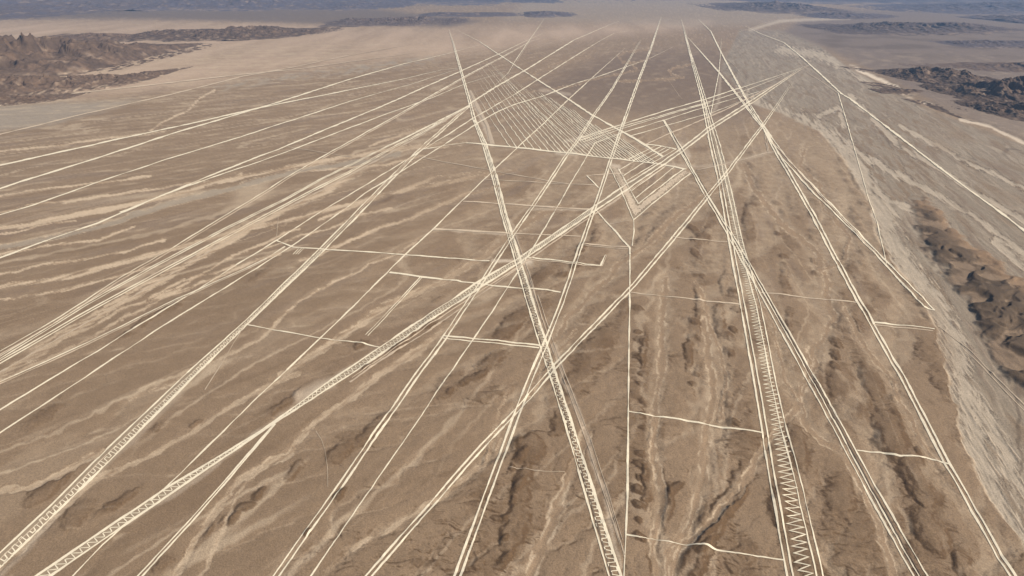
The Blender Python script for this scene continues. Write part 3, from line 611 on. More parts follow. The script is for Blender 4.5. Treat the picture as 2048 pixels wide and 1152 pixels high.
def part_line(pts, m, name, parent=None, wander=.35, jitter=.12):
    count[0] += 1; x, y, w = curve_world(pts); 
    x, y = smooth_wander(x, y, wander * np.clip(y / 900, .6, 4), count[0])
    v, t = ribbon(x, y, w, jitter, seed=count[0], lift=.16 + .012 * (count[0] % 9))
    return mesh_np(name, v, t, M_line[m], parent=parent)
def W(pts, w0, w1=None):
    w1 = w0 if w1 is None else w1; n = len(pts)
    yy = [p[1] for p in pts]; 
    return [(p[0], p[1], w0 + (w1 - w0) * (i / max(n - 1, 1))) for i, p in enumerate(pts)]
def tagt(o, label, cat='ground line', group=None):
    o['label'] = label; o['category'] = cat
    if group: o['group'] = group
    return o
def single(label, pts, w0, w1=None, m='b', name='desert_line', cat='ground line', group=None, **k):
    return tagt(part_line(W(pts, w0, w1), m, name, **k), label, cat, group)
def root(name, px, py, label, cat, group=None):
    x, y, z = onground(px, py); o = link(bpy.data.objects.new(name, None)); o.location = (float(x), float(y), float(z)); o.empty_display_size = 5
    return tagt(o, label, cat, group)
def attach(o, r):
    co = np.empty(len(o.data.vertices) * 3, np.float32); o.data.vertices.foreach_get('co', co); co = co.reshape(-1, 3) - np.array(r.location, np.float32)
    o.data.vertices.foreach_set('co', co.ravel()); o.data.update(); o.parent = r
def multi(label, edges, name='double_line', cat='line pair', group=None):
    "edges: list of (pts, w0, w1, material, partname)"
    a = edges[0][0][-1]; r = root(name, a[0], a[1], label, cat, group)
    for e in edges: attach(part_line(W(e[0], e[1], e[2]), e[3], e[4] if len(e) > 4 else 'edge_line'), r)
    return r
def off(pts, dxs):
    n = len(pts); return [(p[0] + dxs[0] + (dxs[1] - dxs[0]) * i / (n - 1), p[1]) for i, p in enumerate(pts)]
def offv(pts, a, b):
    n = len(pts); return [(p[0] + a[0] + (b[0] - a[0]) * i / (n - 1), p[1] + a[1] + (b[1] - a[1]) * i / (n - 1)) for i, p in enumerate(pts)]
def zigzag(A, B, period, width, shape, seed, fr=(.14, .86)):
    "a swept line swinging between two edges (pixel polylines of equal length)"
    ax, ay, _ = curve_world(W(A, 2), 3.0); bx, by, _ = curve_world(W(B, 2), 3.0)
    n = 4000; s = np.linspace(0, 1, n)
    def rs(x, y):
        q_ = np.r_[0, np.cumsum(np.hypot(np.diff(x), np.diff(y)))]; return np.interp(s * q_[-1], q_, x), np.interp(s * q_[-1], q_, y), q_[-1]
    ax, ay, la = rs(ax, ay); bx, by, lb = rs(bx, by)
    Lm = (la + lb) / 2; N = int(Lm / (period / 2)); xs = []; ys = []; rg = np.random.default_rng(seed)
    u = []; f = []
    for k in range(N):
        c = (k + .5) / N; sidef = fr[k % 2] + rg.normal(0, .05); h_ = .5 / N
        if shape == 'z': u.append(c + rg.normal(0, .10 / N)); f.append(sidef)
        elif shape == 's': u += [c - h_ * .28, c + h_ * .28]; f += [sidef, sidef]
        else: u += [c - h_ * .82, c + h_ * .82]; f += [sidef, sidef]
    u = np.clip(u, 0, 1); f = np.array(f)
    # densify
    px_ = np.interp(u, s, ax) * (1 - f) + np.interp(u, s, bx) * f; py_ = np.interp(u, s, ay) * (1 - f) + np.interp(u, s, by) * f
    V_, T_ = [], []; base = 0
    # mitred ribbon, densified between the corners
    X_, Y_ = [], []
    for k in range(len(px_) - 1):
        m = max(1, int(math.hypot(px_[k + 1] - px_[k], py_[k + 1] - py_[k]) / 4)); t = np.arange(m) / m
        X_ += list(px_[k] + (px_[k + 1] - px_[k]) * t); Y_ += list(py_[k] + (py_[k + 1] - py_[k]) * t)
    X_.append(px_[-1]); Y_.append(py_[-1]); X_ = np.array(X_); Y_ = np.array(Y_)
    d0 = np.c_[np.diff(X_), np.diff(Y_)]; d0 /= np.linalg.norm(d0, axis=1)[:, None] + 1e-9
    da = np.vstack([d0[:1], d0]); db = np.vstack([d0, d0[-1:]]); t = da + db; ln = np.linalg.norm(t, axis=1)
    t = np.where(ln[:, None] < .3, db, t / (ln[:, None] + 1e-9)); nrm = np.c_[-t[:, 1], t[:, 0]]
    cosn = np.clip(np.abs((nrm * np.c_[-db[:, 1], db[:, 0]]).sum(1)), .45, 1)
    hw = width / 2 * (1 + .35 * fbm(X_ / 9, Y_ / 9, 2, seed)) / cosn
    L = (X_ + nrm[:, 0] * hw, Y_ + nrm[:, 1] * hw); R_ = (X_ - nrm[:, 0] * hw, Y_ - nrm[:, 1] * hw); o_ = .2 + Y_ * .0004
    v = np.concatenate([np.c_[L[0], L[1], zat(*L) + o_], np.c_[R_[0], R_[1], zat(*R_) + o_]]); m = len(X_); i = np.arange(m - 1)
    return v, np.concatenate([np.c_[i, m + i, m + i + 1], np.c_[i, m + i + 1, i + 1]])
def add_zig(r, A, B, period, width, shape, seed, m='b', fr=(.14, .86), name='zigzag_line'):
    v, t = zigzag(A, B, period, width, shape, seed, fr); attach(mesh_np(name, v, t, M_line[m]), r)
def strip(r, A, B, m='w', name='cleared_strip', fr=(.04, .96)):
    "the swept surface between two edges"
    ax, ay, _ = curve_world(W(A, 2), 4.0); bx, by, _ = curve_world(W(B, 2), 4.0); n = max(len(ax), 60); s = np.linspace(0, 1, n)
    rs = lambda x: np.interp(s, np.linspace(0, 1, len(x)), x)
    ax, ay, bx, by = rs(ax), rs(ay), rs(bx), rs(by); K_ = 6; vs = []
    for f in np.linspace(fr[0], fr[1], K_):
        x = ax * (1 - f) + bx * f; y = ay * (1 - f) + by * f; vs.append(np.c_[x, y, zat(x, y) + .07 + y * .0003])
    v = np.concatenate(vs); i, k = np.meshgrid(np.arange(n - 1), np.arange(K_ - 1)); q = (k * n + i).ravel()
    attach(mesh_np(name, v, np.concatenate([np.c_[q, q + 1, q + n], np.c_[q + 1, q + n + 1, q + n]]), M_line[m]), r)

# --- far left single lines
single('pale road-like line curving past the foot of the large brown hill', [(-120,238),(0,212),(80,194),(215,180),(347,165),(486,149),(600,138),(700,124),(790,112),(880,98)], 3.0, 1.6, 'm')
single('thin pale line just below the hill-foot road, leaving the left edge above the grey patch', [(-160,315),(0,269),(174,227),(347,188),(486,153),(590,134),(700,111),(785,96),(860,82)], 2.6, 1.4, 'm')
single('bright line ending at the long slanting trapezoid, uppermost to run over brown plain', [(-160,364),(0,331),(174,293),(347,255),(514,217),(700,180),(800,160),(885,140),(917,137)], 3.2, 2.0)
single('bright line crossing its upper neighbour at a shallow angle in the left distance', [(-160,428),(0,378),(174,323),(347,267),(462,233),(556,205),(700,159),(808,128),(895,108),(960,90)], 3.6, 1.6)
single('thin line in the left plain with plain brown ground on both sides', [(-100,462),(0,430),(69,410),(153,380),(333,319),(476,276),(700,203),(819,170),(918,138)], 2.4, 1.6)
single('bright line that joins a pale sandy wash as it reaches the left edge', [(-120,560),(0,516),(111,475),(198,446),(299,402),(410,356),(521,312),(560,298),(697,241),(794,200),(860,170),(919,144),(1001,107),(1055,81),(1085,68)], 4.0, 1.6)
single('thin line hugging the lower side of the line that joins the sandy wash', [(240,425),(312,396),(417,358),(521,323),(560,309),(658,272),(771,229),(847,202),(860,198),(928,169),(954,161),(1012,143)], 2.4, 1.4)
c8 = [(-90,760),(0,703),(122,633),(243,554),(347,495),(535,380),(590,345),(700,283),(755,253),(860,193),(934,151),(1005,114),(1059,84),(1081,77)]
multi('uppermost pair of the bundle of pairs converging at the left edge', [(c8, 2.2, 1.8, 'b'), (offv(c8, (0,7), (0,1)), 2.2, 1.8, 'm')])
c9 = [(-90,766),(0,713),(174,606),(312,529),(451,456),(566,400),(638,360),(697,331),(775,292),(853,254),(935,213)]
multi('second pair of the converging bundle, passing a dark hollow', [(c9, 2.2, 1.6, 'b'), (offv(c9, (0,5), (0,1)), 2.2, 1.6, 'b')])
c10 = [(-90,773),(0,722),(156,632),(312,547),(465,465),(625,380),(697,344),(775,300),(853,259),(939,210)]
multi('third pair of the converging bundle, just above the broad sandy track', [(c10, 2.4, 1.6, 'b'), (offv(c10, (0,6), (0,2)), 2.2, 1.6, 'b')])
single('broad faded sandy track under the three converging pairs', [(-90,798),(0,745),(139,665),(312,567),(503,453),(649,378),(760,318),(850,266),(932,217)], 5, 3, 'f', name='sandy_track', cat='track', jitter=.35)
single('long line from the left edge through the hatched fan towards the distant plain', [(-90,876),(0,820),(66,780),(347,609),(470,532),(555,480),(640,425),(736,368),(818,317),(943,239),(1028,190),(1075,160),(1137,121),(1204,80),(1229,67),(1258,62)], 2.8, 1.5)
c13 = [(-90,806),(0,764),(174,686),(337,606),(469,547),(530,519),(570,493)]
multi('close pair that bends at a wash and stops near three short bars', [(c13, 2.4, 1.8, 'b'), (offv(c13, (0,5), (0,2)), 2.2, 1.5, 'm')])
single('lowest single line crossing the left edge, above the ticked trapezoid', [(-90,922),(0,866),(132,780),(312,661),(469,564),(590,488),(700,411),(728,388),(765,366),(800,345),(861,307),(958,245),(997,223),(1030,209),(1088,192),(1149,168),(1192,155),(1250,135),(1300,117),(1345,95)], 3.0, 1.4)

# --- left ticked trapezoid
la = [(939,210),(853,284),(775,360),(706,430),(642,495),(493,640),(368,752),(208,905),(104,1009),(0,1106),(-80,1180)]
lb = [(941,212),(857,287),(780,364),(714,434),(649,501),(503,641),(385,756),(219,922),(106,1032),(0,1136),(-60,1195)]
r = root('ticked_trapezoid', 368, 760, 'narrow trapezoid with square meander filling, running to the lower left corner', 'trapezoid geoglyph')
for e in ((la, 1.6, 3.6, 'b'), (offv(la, (1,1), (7,7)), 1.0, 2.0, 'm'), (lb, 2.0, 6.0, 'b')): attach(part_line(W(*e[:3]), e[3], 'edge_line'), r)
strip(r, la[3:], lb[3:]); add_zig(r, la[4:], lb[4:], 10.5, 1.2, 'q', 5, 'b', (.42, .86))

# --- long sinuous trapezoid across the centre
ua = [(1601,137),(1554,168),(1487,211),(1414,257),(1363,297),(1314,330),(1236,380),(1183,416),(1034,519),(951,567),(830,648),(680,748),(521,863),(330,978),(73,1152),(-40,1230)]
ub = [(1602,139),(1556,171),(1491,215),(1418,262),(1368,301),(1321,334),(1249,383),(1190,422),(1038,526),(955,579),(836,658),(700,750),(556,842),(382,960),(97,1155),(-15,1235)]
r = root('sinuous_trapezoid', 680, 752, 'longest diagonal trapezoid, filled by a wavy line, from the right distance to the lower left', 'trapezoid geoglyph')
for e in ((ua, 2.4, 4.2, 'b'), (ub, 2.2, 5.0, 'b'), (offv(ub[5:12], (3,3), (4,6)), 1.6, 2.2, 'm')): attach(part_line(W(*e[:3]), e[3], 'edge_line'), r)
strip(r, ua[6:], ub[6:]); add_zig(r, ua[7:], ub[7:], 9, 1.1, 's', 6, 'b', (.24, .8))
strip(r, ua[1:7], ub[1:7], 'w')
single('faded dusty track along the underside of the wavy trapezoid', [(1240,396),(1130,468),(1040,533),(960,590),(860,660),(760,722),(700,765)], 3, 4, 'f', name='dusty_track', cat='track', jitter=.4)

# --- long central trapezoid with rungs
ca = [(897,58),(907,92),(919,137),(938,207),(946,240),(964,286),(985,357),(1003,430),(1028,514),(1064,640),(1080,693),(1100,752),(1135,865),(1218,1152),(1240,1225)]
cb = [(898,58),(909,92),(922,137),(942,207),(951,240),(972,286),(995,357),(1013,430),(1040,516),(1077,640),(1094,689),(1113,752),(1150,865),(1242,1152),(1266,1225)]
r = root('rung_trapezoid', 1100, 752, 'long trapezoid filled with ladder-like rungs, from the far plain to the bottom edge', 'trapezoid geoglyph')
for e in ((ca, 2.0, 4.2, 'b'), (cb, 2.0, 6.5, 'b'), (offv(ca[4:9], (3,0), (4,0)), 1.4, 1.8, 'b'), (offv(cb[4:9], (-3,0), (-3,0)), 1.4, 1.6, 'b')): attach(part_line(W(*e[:3]), e[3], 'edge_line'), r)
attach(part_line(W(offv(ca[7:], (2,0), (8,0)), 1.8, 4.2), 'k', 'dark_strip', jitter=.3), r); add_zig(r, ca[7:], cb[7:], 12, 1.35, 'q', 7, 'b', (.30, .80))
DK = [(ca[i][0] + 3, ca[i][1]) for i in range(8, 14)]
multi('faded tyre-like trails on the right of the ladder-filled trapezoid', [([(1060,560),(1092,660),(1120,740),(1165,860),(1200,965),(1250,1110)], 1.5, 2.5, 'f', 'trail'), ([(1075,590),(1105,680),(1135,760),(1178,870),(1215,980),(1245,1080)], 1.5, 2.2, 'f', 'trail'), ([(1030,470),(1060,550),(1084,640)], 1.5, 1.8, 'f', 'trail')], 'trail_bundle', 'track')

# --- pairs and singles of the centre
p21 = [(1281,80),(1222,180),(1187,229),(1154,280),(1132,309),(1068,405),(1024,467),(965,557),(937,597),(885,675),(808,780),(680,965),(547,1152),(500,1215)]
multi('line pair crossing the hatched fan and ending at the bottom left of centre', [(p21, 1.6, 3.6, 'b'), (off(p21, (2,12)), 1.6, 4.6, 'b')])
single('thin single line between the fan and the bottom edge, right of its parallel pair', [(1190,286),(1140,369),(1120,405),(1069,491),(975,637),(876,780),(833,846),(680,1068),(622,1152),(580,1215)], 2.0, 3.6)
single('thin straight line from the far plain through crossing ladder trapezoid to the lower left', [(1249,98),(1231,114),(1192,149),(1137,199),(1090,245),(1059,273),(985,343),(947,380),(867,458),(812,508),(680,639),(642,675),(531,780),(328,979),(300,1002)], 1.5, 3.4)
single('thin line leaving the wavy trapezoid towards the bottom left', [(248,1052),(205,1090),(146,1152),(100,1205)], 3.0, 3.4)
p25 = [(549,848),(482,925),(382,1038),(276,1152),(220,1215)]
multi('line pair starting at the wavy trapezoid and leaving at the bottom left', [(p25, 3.2, 4.2, 'b'), (off(p25, (2,12)), 3.2, 4.2, 'b')])
p26 = [(1322,35),(1301,97),(1278,155),(1236,271),(1194,395),(1149,519),(1120,605),(1086,689),(1058,752),(1027,832),(909,1152),(884,1222)]
multi('bold line pair from the far distance down the middle of the picture', [(p26, 2.4, 5.0, 'b'), (off(p26, (1,13)), 1.6, 5.0, 'b')])
p27 = [(1581,168),(1546,220),(1525,249),(1486,300),(1452,345),(1417,386),(1372,442),(1263,571),(1107,731),(1034,815),(960,892),(732,1152),(680,1212)]
multi('bold line pair slanting from the right distance to the bottom left of centre', [(p27, 1.6, 4.4, 'b'), (off(p27, (3,13)), 1.6, 4.4, 'b')])
single('upright single line running almost straight down to the bottom edge', [(1190,418),(1225,457),(1260,496),(1259,640),(1257,752),(1255,995),(1248,1152),(1245,1215)], 2.8, 5.0)
single('short bent line joining the tip of the V to the upright line', [(1267,439),(1268,463),(1264,492)], 2.4)
p29 = [(845,554),(790,614),(736,672)]
multi('short open pair hanging from the second cross line left of centre', [(p29, 2.0, 1.4, 'b'), (offv(p29, (-5,1), (-5,-2)), 2.0, 1.4, 'b')])

# --- cross lines
multi('bright double cross line ending at the big crossing', [([(885,672),(960,679),(1080,691)], 3, 3, 'b'), ([(887,677),(960,684),(1078,696)], 2.2, 2.6, 'b'), ([(885,672),(887,677)], 2, 2, 'b', 'end_line')])
single('cross line with a kink at a small mound, left of the ladder trapezoid', [(779,545),(843,554),(890,560),(915,561),(923,564),(954,567),(1040,577),(1095,580),(1121,585)], 3.6, 2.4, 'b')
single('longest cross line, bent at its left end beside three short bars', [(552,481),(570,488),(587,495),(700,502),(812,510),(890,516),(979,522)], 2.6, 2.2, 'b')
multi('double cross line with a hooked right end, right of the great crossing', [([(1055,515),(1100,519),(1146,525),(1201,532),(1211,510)], 2.2, 2, 'b'), ([(1060,519),(1120,524),(1150,528),(1204,533),(1214,511),(1211,510)], 1.8, 1.8, 'm')])
single('broad pale cross line touching the ladder trapezoid, above the longest one', [(867,458),(940,462),(1020,467),(1090,470),(1161,473)], 4.0, 1.8, 'm')
single('uppermost cross line, thin at left and broad at right', [(926,403),(1000,408),(1065,412),(1120,416),(1183,419)], 1.6, 4.2, 'm')
multi('ragged faint double line between the middle pair and the upright line', [([(1166,487),(1256,494)], 2.2, 2.2, 'm'), ([(1168,490),(1256,498)], 1.6, 1.6, 'f')])
single('very faint short line left of the tip of the V', [(1218,449),(1240,445),(1262,441)], 1.4, 1.2, 'f')
single('thin cross line falling right to the wavy trapezoid over a dark mound', [(491,649),(560,662),(642,677),(700,683),(729,687),(760,695)], 2.6, 2.2, 'b')
single('cross line between upright line and zigzag trapezoid, level with the river bend', [(1262,585),(1320,592),(1380,598),(1430,604),(1480,609)], 2.2, 2.2, 'm')
single('cross line from the zigzag trapezoid to the next bold pair on its right', [(1518,585),(1600,594),(1660,600),(1713,605)], 2.0, 2.0, 'm')
multi('short double cross line ending at the edge of the riverbed', [([(1746,645),(1810,651),(1869,658)], 2.4, 2.4, 'b'), ([(1748,650),(1810,656),(1866,662)], 2.0, 1.8, 'm')])
single('wavering cross line in the right foreground, above the lowest one', [(1257,823),(1290,829),(1322,834),(1380,843),(1450,856),(1525,866)], 3.2, 3.0, 'b')
single('lowest cross line, near the bottom edge', [(1251,1069),(1280,1074),(1305,1078),(1380,1090),(1470,1106),(1567,1120)], 3.6, 3.4, 'b')
single('wavy cross line over the darkest varnished ground, lower right', [(1714,901),(1760,905),(1799,912),(1851,915),(1870,920),(1897,928)], 3.0, 3.0, 'b')
single('faint cross line just left of the zigzag trapezoid, high up', [(1342,473),(1400,479),(1455,484)], 1.8, 1.6, 'm')
multi('small pale arrowhead left of the V', [([(1174,352),(1210,349),(1247,347)], 1.6, 2.6, 'm'), ([(1174,352),(1186,364),(1197,376)], 2.0, 2.0, 'b')], 'arrowhead_figure', 'geoglyph')
single('faint thin line sloping right, upper of two under the fan', [(833,313),(873,321),(973,339),(1030,350),(1114,365),(1141,369)], 1.3, 1.5, 'f')
single('faint thin line, lower of two under the fan', [(969,359),(1075,365),(1130,368),(1192,371)], 1.3, 1.5, 'f')
single('faint thin line in the left plain crossing the converging pairs', [(576,294),(644,305),(705,315)], 1.2, 1.2, 'f')
for k, (a, lb_) in enumerate(((( 586,509),'leftmost of three tiny bars near the bent end of the longest cross line'),((591,509),'middle one of three tiny bars near the bent end of the longest cross line'),((596,509),'rightmost of three tiny bars near the bent end of the longest cross line'))):
    single(lb_, [a, (a[0] + 12, a[1] - 12)], 1.4, 1.4, 'b', group='tiny bars')
single('faint winding footpath in the left foreground', [(632,863),(643,880),(650,900),(655,935),(656,975)], 1.2, 1.4, 'f', name='footpath', cat='track')
single('faint straight trail below the meander-filled trapezoid', [(486,656),(465,690),(444,727),(410,780)], 1.6, 1.8, 'f', name='footpath', cat='track')
single('faint short trail rising from the bent end of the longest cross line', [(557,432),(553,478)], 1.0, 1.2, 'f', name='footpath', cat='track')
single('faint trail crossing a dark mound in the centre foreground', [(1018,935),(1060,939),(1090,943),(1130,944)], 1.4, 1.2, 'f', name='footpath', cat='track')
multi('faint pair of trails fanning out below the ladder trapezoid', [([(1190,925),(1215,1010),(1240,1090)], 1.0, 1.2, 'f', 'trail'), ([(1180,910),(1200,960),(1226,1030),(1250,1120)], 1.0, 1.2, 'f', 'trail')], 'trail_bundle', 'track')

# --- V figure
VA = [(1219,332),(1242,380),(1267,440)]; VB = [(1237,338),(1258,376),(1277,408)]
VC = [(1267,440),(1340,380),(1381,347)]; VD = [(1277,408),(1312,380),(1367,339)]
r = root('v_figure', 1267, 440, 'V-shaped figure of two broad swept arms with scribbled filling', 'geoglyph')
for p_ in (VA, VB, VC, VD): attach(part_line(W(p_, 2.2, 2.4), 'b', 'edge_line'), r)
strip(r, VA, [(1237,338),(1258,376),(1279,412)], 'w'); strip(r, VC, [(1280,409),(1314,381),(1367,339)], 'w')
add_zig(r, VA, VB, 16, 3.2, 'q', 9, 'm', (.25, .55)); add_zig(r, VA, VB, 11, 3.0, 's', 10, 'm', (.5, .8))
add_zig(r, VC, VD, 16, 3.2, 'q', 11, 'm', (.25, .55)); add_zig(r, VC, VD, 11, 3.0, 's', 12, 'm', (.5, .78))

# --- hatched fan
base = [(849,299),(892,291),(931,286),(969,289),(1036,296),(1083,301),(1133,306),(1172,311),(1221,317),(1257,321),(1281,324),(1314,328),(1345,333),(1372,339)]
single('gently curved base line of the hatched fan', base, 2.4, 2.6, 'b', name='fan_base_line')
single('long diagonal line forming the upper edge of the hatched fan', [(915,61),(956,82),(1005,114),(1047,142),(1075,160),(1137,199),(1185,231),(1230,256),(1275,281),(1300,297),(1326,314)], 1.6, 4.6, 'b')
single('short line closing the right corner of the hatched fan', [(1290,289),(1320,292),(1353,299)], 2.0, 2.0, 'b')
bot = np.array([1020,1033,1054,1069,1083,1098,1110,1122,1131,1146,1156,1166,1176,1186,1195,1204,1212,1220,1229,1237,1245,1253,1261,1269,1277,1285,1293,1301,1309,1317], float)
top = np.array([(947,179),(966,188),(954,160),(954,148),(954,137),(956,126),(972,133),(972,128),(981,128),(990,134),(980,127),(1005,147),(1000,145),(1022,155),(1030,160),(1042,170),(1055,172),(1066,181),(1077,186),(1082,187),(1100,196),(1112,204),(1126,212),(1138,218),(1146,220),(1172,240),(1190,250),(1210,260),(1226,268),(1246,279)], float)
nf = len(bot)
for k in range(nf):
    bx_ = bot[k]; by_ = np.interp(bx_, [p[0] for p in base], [p[1] for p in base]); tx_, ty_ = top[k]
    mx = (bx_ + tx_) / 2 - 1.5 + rng.normal(0, .8); my = (by_ + ty_) / 2 + 1.0
    if k == 0: lbl = 'shortest hatching line, at the left end of the fan'
    elif k == nf - 1: lbl = 'last short hatching line at the right tip of the fan'
    elif k < nf // 2: lbl = 'hatching line in the fan, %s from the left end of its base line' % ['','second','third','fourth','fifth','sixth','seventh','eighth','ninth','tenth','eleventh','twelfth','thirteenth','fourteenth','fifteenth'][k]
    else: lbl = 'hatching line in the fan, %s from the right end of its base line' % ['','second','third','fourth','fifth','sixth','seventh','eighth','ninth','tenth','eleventh','twelfth','thirteenth','fourteenth','fifteenth','sixteenth'][nf - 1 - k]
    single(lbl, [(tx_, ty_), (mx, my), (bx_, by_)], 1.0, 1.7, 'b' if k % 4 else 'b', name='hatching_line', group='hatching lines of the fan', wander=.8)
xh = [((1257,319),(1314,291),'leftmost'),((1266,322),(1323,293),'second'),((1281,324),(1334,294),'third'),((1291,326),(1342,296),'fourth'),((1303,327),(1352,299),'rightmost')]
for a, b, nme in xh: single(nme + ' of five short strokes crossing the right tip of the fan', [a, ((a[0] + b[0]) / 2, (a[1] + b[1]) / 2), b], 1.6, 1.4, name='cross_stroke', group='strokes crossing the tip of the fan')
lo = [((1239,340),(1269,323),'uppermost'),((1247,352),(1287,326),'second'),((1253,362),(1313,326),'third from the top'),((1263,382),(1331,333),'second lowest'),((1272,396),(1348,335),'lowest')]
for a, b, nme in lo: single(nme + ' of five short parallel lines rising from the V to the fan', [a, ((a[0] + b[0]) / 2, (a[1] + b[1]) / 2), b], 2.0, 1.7, name='short_line', group='parallel lines beside the V')
r = root('swept_strip', 970, 255, 'blurred swept strip right of the ladder trapezoid, left of the fan', 'cleared strip')
strip(r, [(938,180),(951,215),(972,252),(980,288)], [(943,182),(960,215),(978,250),(990,288)], 'f'); attach(part_line(W([(941,182),(956,217),(976,255),(986,288)], 1.6, 2.4), 'm', 'edge_line'), r)

# --- radiating lines to the right distance
single('upper of the lines radiating to the double hook at right', [(1161,276),(1226,255),(1333,221),(1408,200),(1476,178),(1534,159),(1601,137),(1618,130)], 2.2, 1.8, 'b')
single('second radiating line, close under the uppermost', [(1161,281),(1230,258),(1300,238),(1409,207),(1495,180),(1593,141)], 1.6, 1.6, 'b')
single('third radiating line, close under the second', [(1165,285),(1235,261),(1330,232),(1420,206)], 1.4, 1.4, 'b')
single('radiating line touching the pointed top of a dark-cored trapezoid', [(1190,286),(1248,265),(1328,241),(1423,211),(1530,180),(1573,160)], 1.6, 1.6, 'b')
single('radiating line just below the pointed top of the dark-cored trapezoid', [(1263,272),(1330,252),(1421,227),(1460,212),(1534,182)], 1.6, 1.6, 'b')
single('lowest and broadest radiating line reaching the double hook', [(1292,289),(1333,270),(1412,237),(1455,218),(1486,202),(1554,168),(1620,130)], 2.4, 2.6, 'm')

# --- dark-cored trapezoid
da = [(1326,240),(1359,302),(1384,345),(1402,378),(1459,478),(1515,578),(1608,750),(1827,1152),(1862,1215)]
db = [(1328,240),(1366,300),(1396,357),(1414,388),(1473,482),(1532,585),(1628,752),(1855,1152),(1892,1215)]
r = root('pointed_trapezoid', 1608, 752, 'pointed trapezoid with three edges and a dark core, widening to the lower right', 'trapezoid geoglyph')
for e in ((da, 2.0, 4.0, 'b'), (offv(da, (1,0), (12,0)), 1.4, 3.4, 'b'), (db, 2.0, 4.0, 'b')): attach(part_line(W(*e[:3]), e[3], 'edge_line'), r)
attach(part_line(W(offv(da, (4,0), (17,0)), 1.0, 2.4), 'k', 'dark_core', jitter=.4), r)

# --- zigzag trapezoid
za = [(1362,38),(1372,77),(1384,129),(1402,196),(1411,243),(1421,294),(1437,365),(1456,474),(1480,606),(1511,780),(1525,867),(1542,974),(1574,1152),(1587,1225)]
zb = [(1368,62),(1374,82),(1392,137),(1409,190),(1424,240),(1440,290),(1461,375),(1485,484),(1520,606),(1555,780),(1574,862),(1605,974),(1646,1152),(1660,1225)]
r = root('zigzag_trapezoid', 1511, 780, 'broad trapezoid with a tight zigzag between two double edges, right of centre', 'trapezoid geoglyph')
for e in ((za, 1.8, 5.2, 'b'), (offv(za, (1,0), (13,0)), 1.4, 4.4, 'b'), (zb, 1.6, 3.4, 'b'), (offv(zb, (-1,0), (-14,0)), 1.4, 3.4, 'b')): attach(part_line(W(*e[:3]), e[3], 'edge_line'), r)
z1 = [(1430,300),(1441,345),(1450,380),(1471,490),(1494,588),(1525,752),(1543,845),(1568,1000),(1596,1152),(1606,1200)]
z2 = [(1440,300),(1453,345),(1464,380),(1488,490),(1508,588),(1545,752),(1566,845),(1595,1000),(1625,1152),(1635,1200)]
strip(r, [(1415,235),(1425,280),(1436,320),(1448,360),(1454,385)], [(1421,235),(1434,280),(1446,320),(1458,360),(1464,385)], 'w')
add_zig(r, z1, z2, 12.0, 1.45, 'z', 13, 'b', (0, 1))

# --- two long pairs crossing right of the zigzag
p33 = [(1371,71),(1437,145),(1476,194),(1507,235),(1527,259),(1554,312),(1593,378),(1630,445),(1713,602),(1798,750),(1888,926),(2020,1152),(2050,1210)]
multi('bold line pair running to the lower right corner', [(p33, 1.6, 5.2, 'b'), (off(p33, (1,12)), 1.6, 5.2, 'b')])
p34 = [(1396,39),(1421,63),(1441,104),(1476,170),(1495,206),(1522,250),(1565,318),(1622,380),(1751,508),(1848,613)]
p34b = [(1397,39),(1422,63),(1442,104),(1478,170),(1498,206),(1530,255),(1578,322),(1636,382),(1779,529),(1869,621)]
multi('long narrow trapezoid closed by a short end line at the river terrace', [(p34, 1.8, 3.2, 'b'), (p34b, 1.6, 3.2, 'b'), ([(1848,613),(1869,621)], 2.4, 2.4, 'b', 'end_line'), ([(1545,285),(1600,346),(1660,410),(1750,505)], 2.0, 3.0, 'm', 'middle_line')], 'closed_trapezoid', 'trapezoid geoglyph')
single('bright line crossing the grey river plain to the right edge', [(1489,52),(1519,67),(1568,86),(1605,116),(1652,159),(1683,188),(1700,198),(1772,253),(1869,328),(1942,383),(1994,420),(2048,461),(2160,545)], 2.0, 5.0, 'b')
multi('small double hook on the line that crosses the river plain', [([(1603,116),(1591,131),(1601,137)], 1.6, 1.6, 'b'), ([(1600,116),(1588,131)], 1.4, 1.4, 'b')], 'hook_figure', 'geoglyph')
single('line from the double hook merging with the river plain line', [(1601,137),(1642,163),(1675,186)], 1.8, 2.2, 'm')
single('thin line descending over the braided river plain to the narrow trapezoid', [(1676,186),(1695,250),(1723,347),(1739,403),(1754,444),(1773,528)], 2.0, 2.4, 'b')
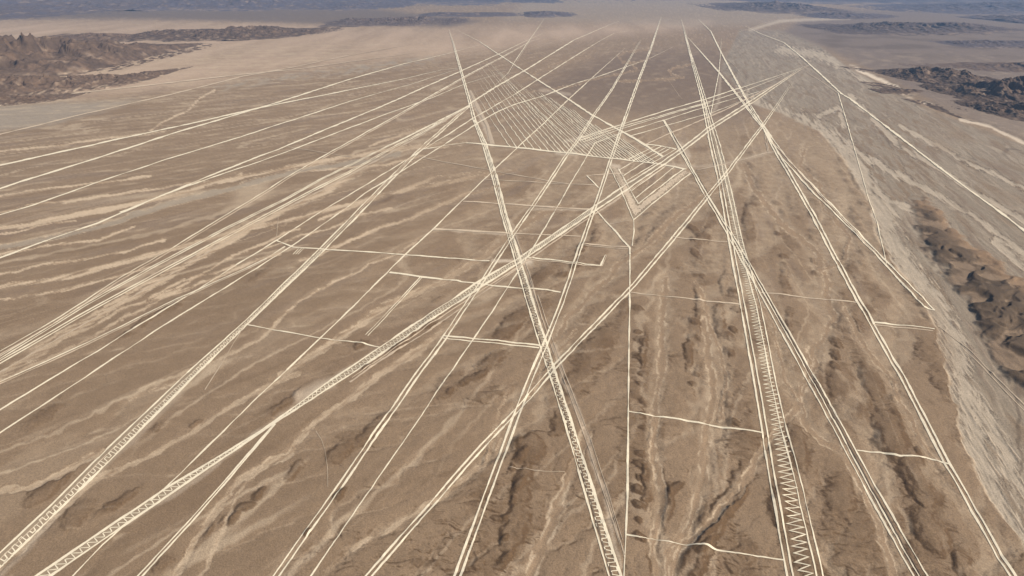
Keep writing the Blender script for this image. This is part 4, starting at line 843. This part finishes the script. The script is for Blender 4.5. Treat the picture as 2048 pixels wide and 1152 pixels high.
single('upright line in the right distance with a bar at its top', [(1443,77),(1441,104),(1438,145),(1428,195),(1421,231)], 1.8, 2.0, 'b')
single('thin level bar starting at the top of the upright distant line', [(1443,76),(1500,78),(1579,80)], 1.2, 1.2, 'm')
single('faded broad track branching right from the upright distant line', [(1445,110),(1468,131),(1497,165)], 2.4, 1.4, 'f', name='sandy_track', cat='track')
single('short isolated stroke on dark ground in the centre distance', [(1335,158),(1348,177),(1359,193),(1364,198)], 1.2, 1.0, 'm')
single('tiny far stroke meeting the top of the zigzag trapezoid', [(1350,42),(1368,67)], 1.2, 1.2, 'm')
single('pale far track rising to a light patch on the horizon plain', [(1456,71),(1495,59),(1534,45),(1556,41)], 1.8, 2.2, 'm', name='sandy_track', cat='track')
single('short thin upright stroke beside the top of the middle pair', [(1293,45),(1289,73)], 1.2, 1.2, 'm')
multi('slender pair hanging below the crossing on the right', [([(1529,269),(1533,290),(1536,306)], 1.4, 1.3, 'm'), ([(1533,272),(1538,306)], 1.2, 1.2, 'm')])
single('faint dirt track curving between dark mounds under the zigzag top', [(1394,341),(1437,331),(1472,323),(1534,306),(1550,304)], 2.0, 1.8, 'f', name='footpath', cat='track')
p18 = [(1088,39),(1077,55),(1055,86),(1030,123),(1016,147),(987,174)]
multi('line pair rising steeply through the upper corner of the fan', [(p18, 1.6, 1.8, 'b'), (offv(p18, (0,1), (5,1)), 1.2, 1.2, 'f')])
single('bright line from the ladder trapezoid to the far plain', [(938,209),(989,176),(1047,143),(1094,114),(1149,80),(1217,51),(1239,43)], 3.4, 1.5, 'b')
multi('faint vehicle trail wandering down the riverbed', [([(1879,654),(1938,699),(1975,738),(2018,780),(2100,860)], 2.0, 2.2, 'f', 'wheel_track'), ([(1925,696),(1972,742),(2012,784),(2090,864)], 1.8, 2.0, 'f', 'wheel_track')], 'vehicle_trail', 'track')
single('tiny white mark on the slope of the far dark ridge', [(564,72),(566,85)], 1.6, 2.2, 'b', wander=0)
print('lines', count[0], time.time() - T0)
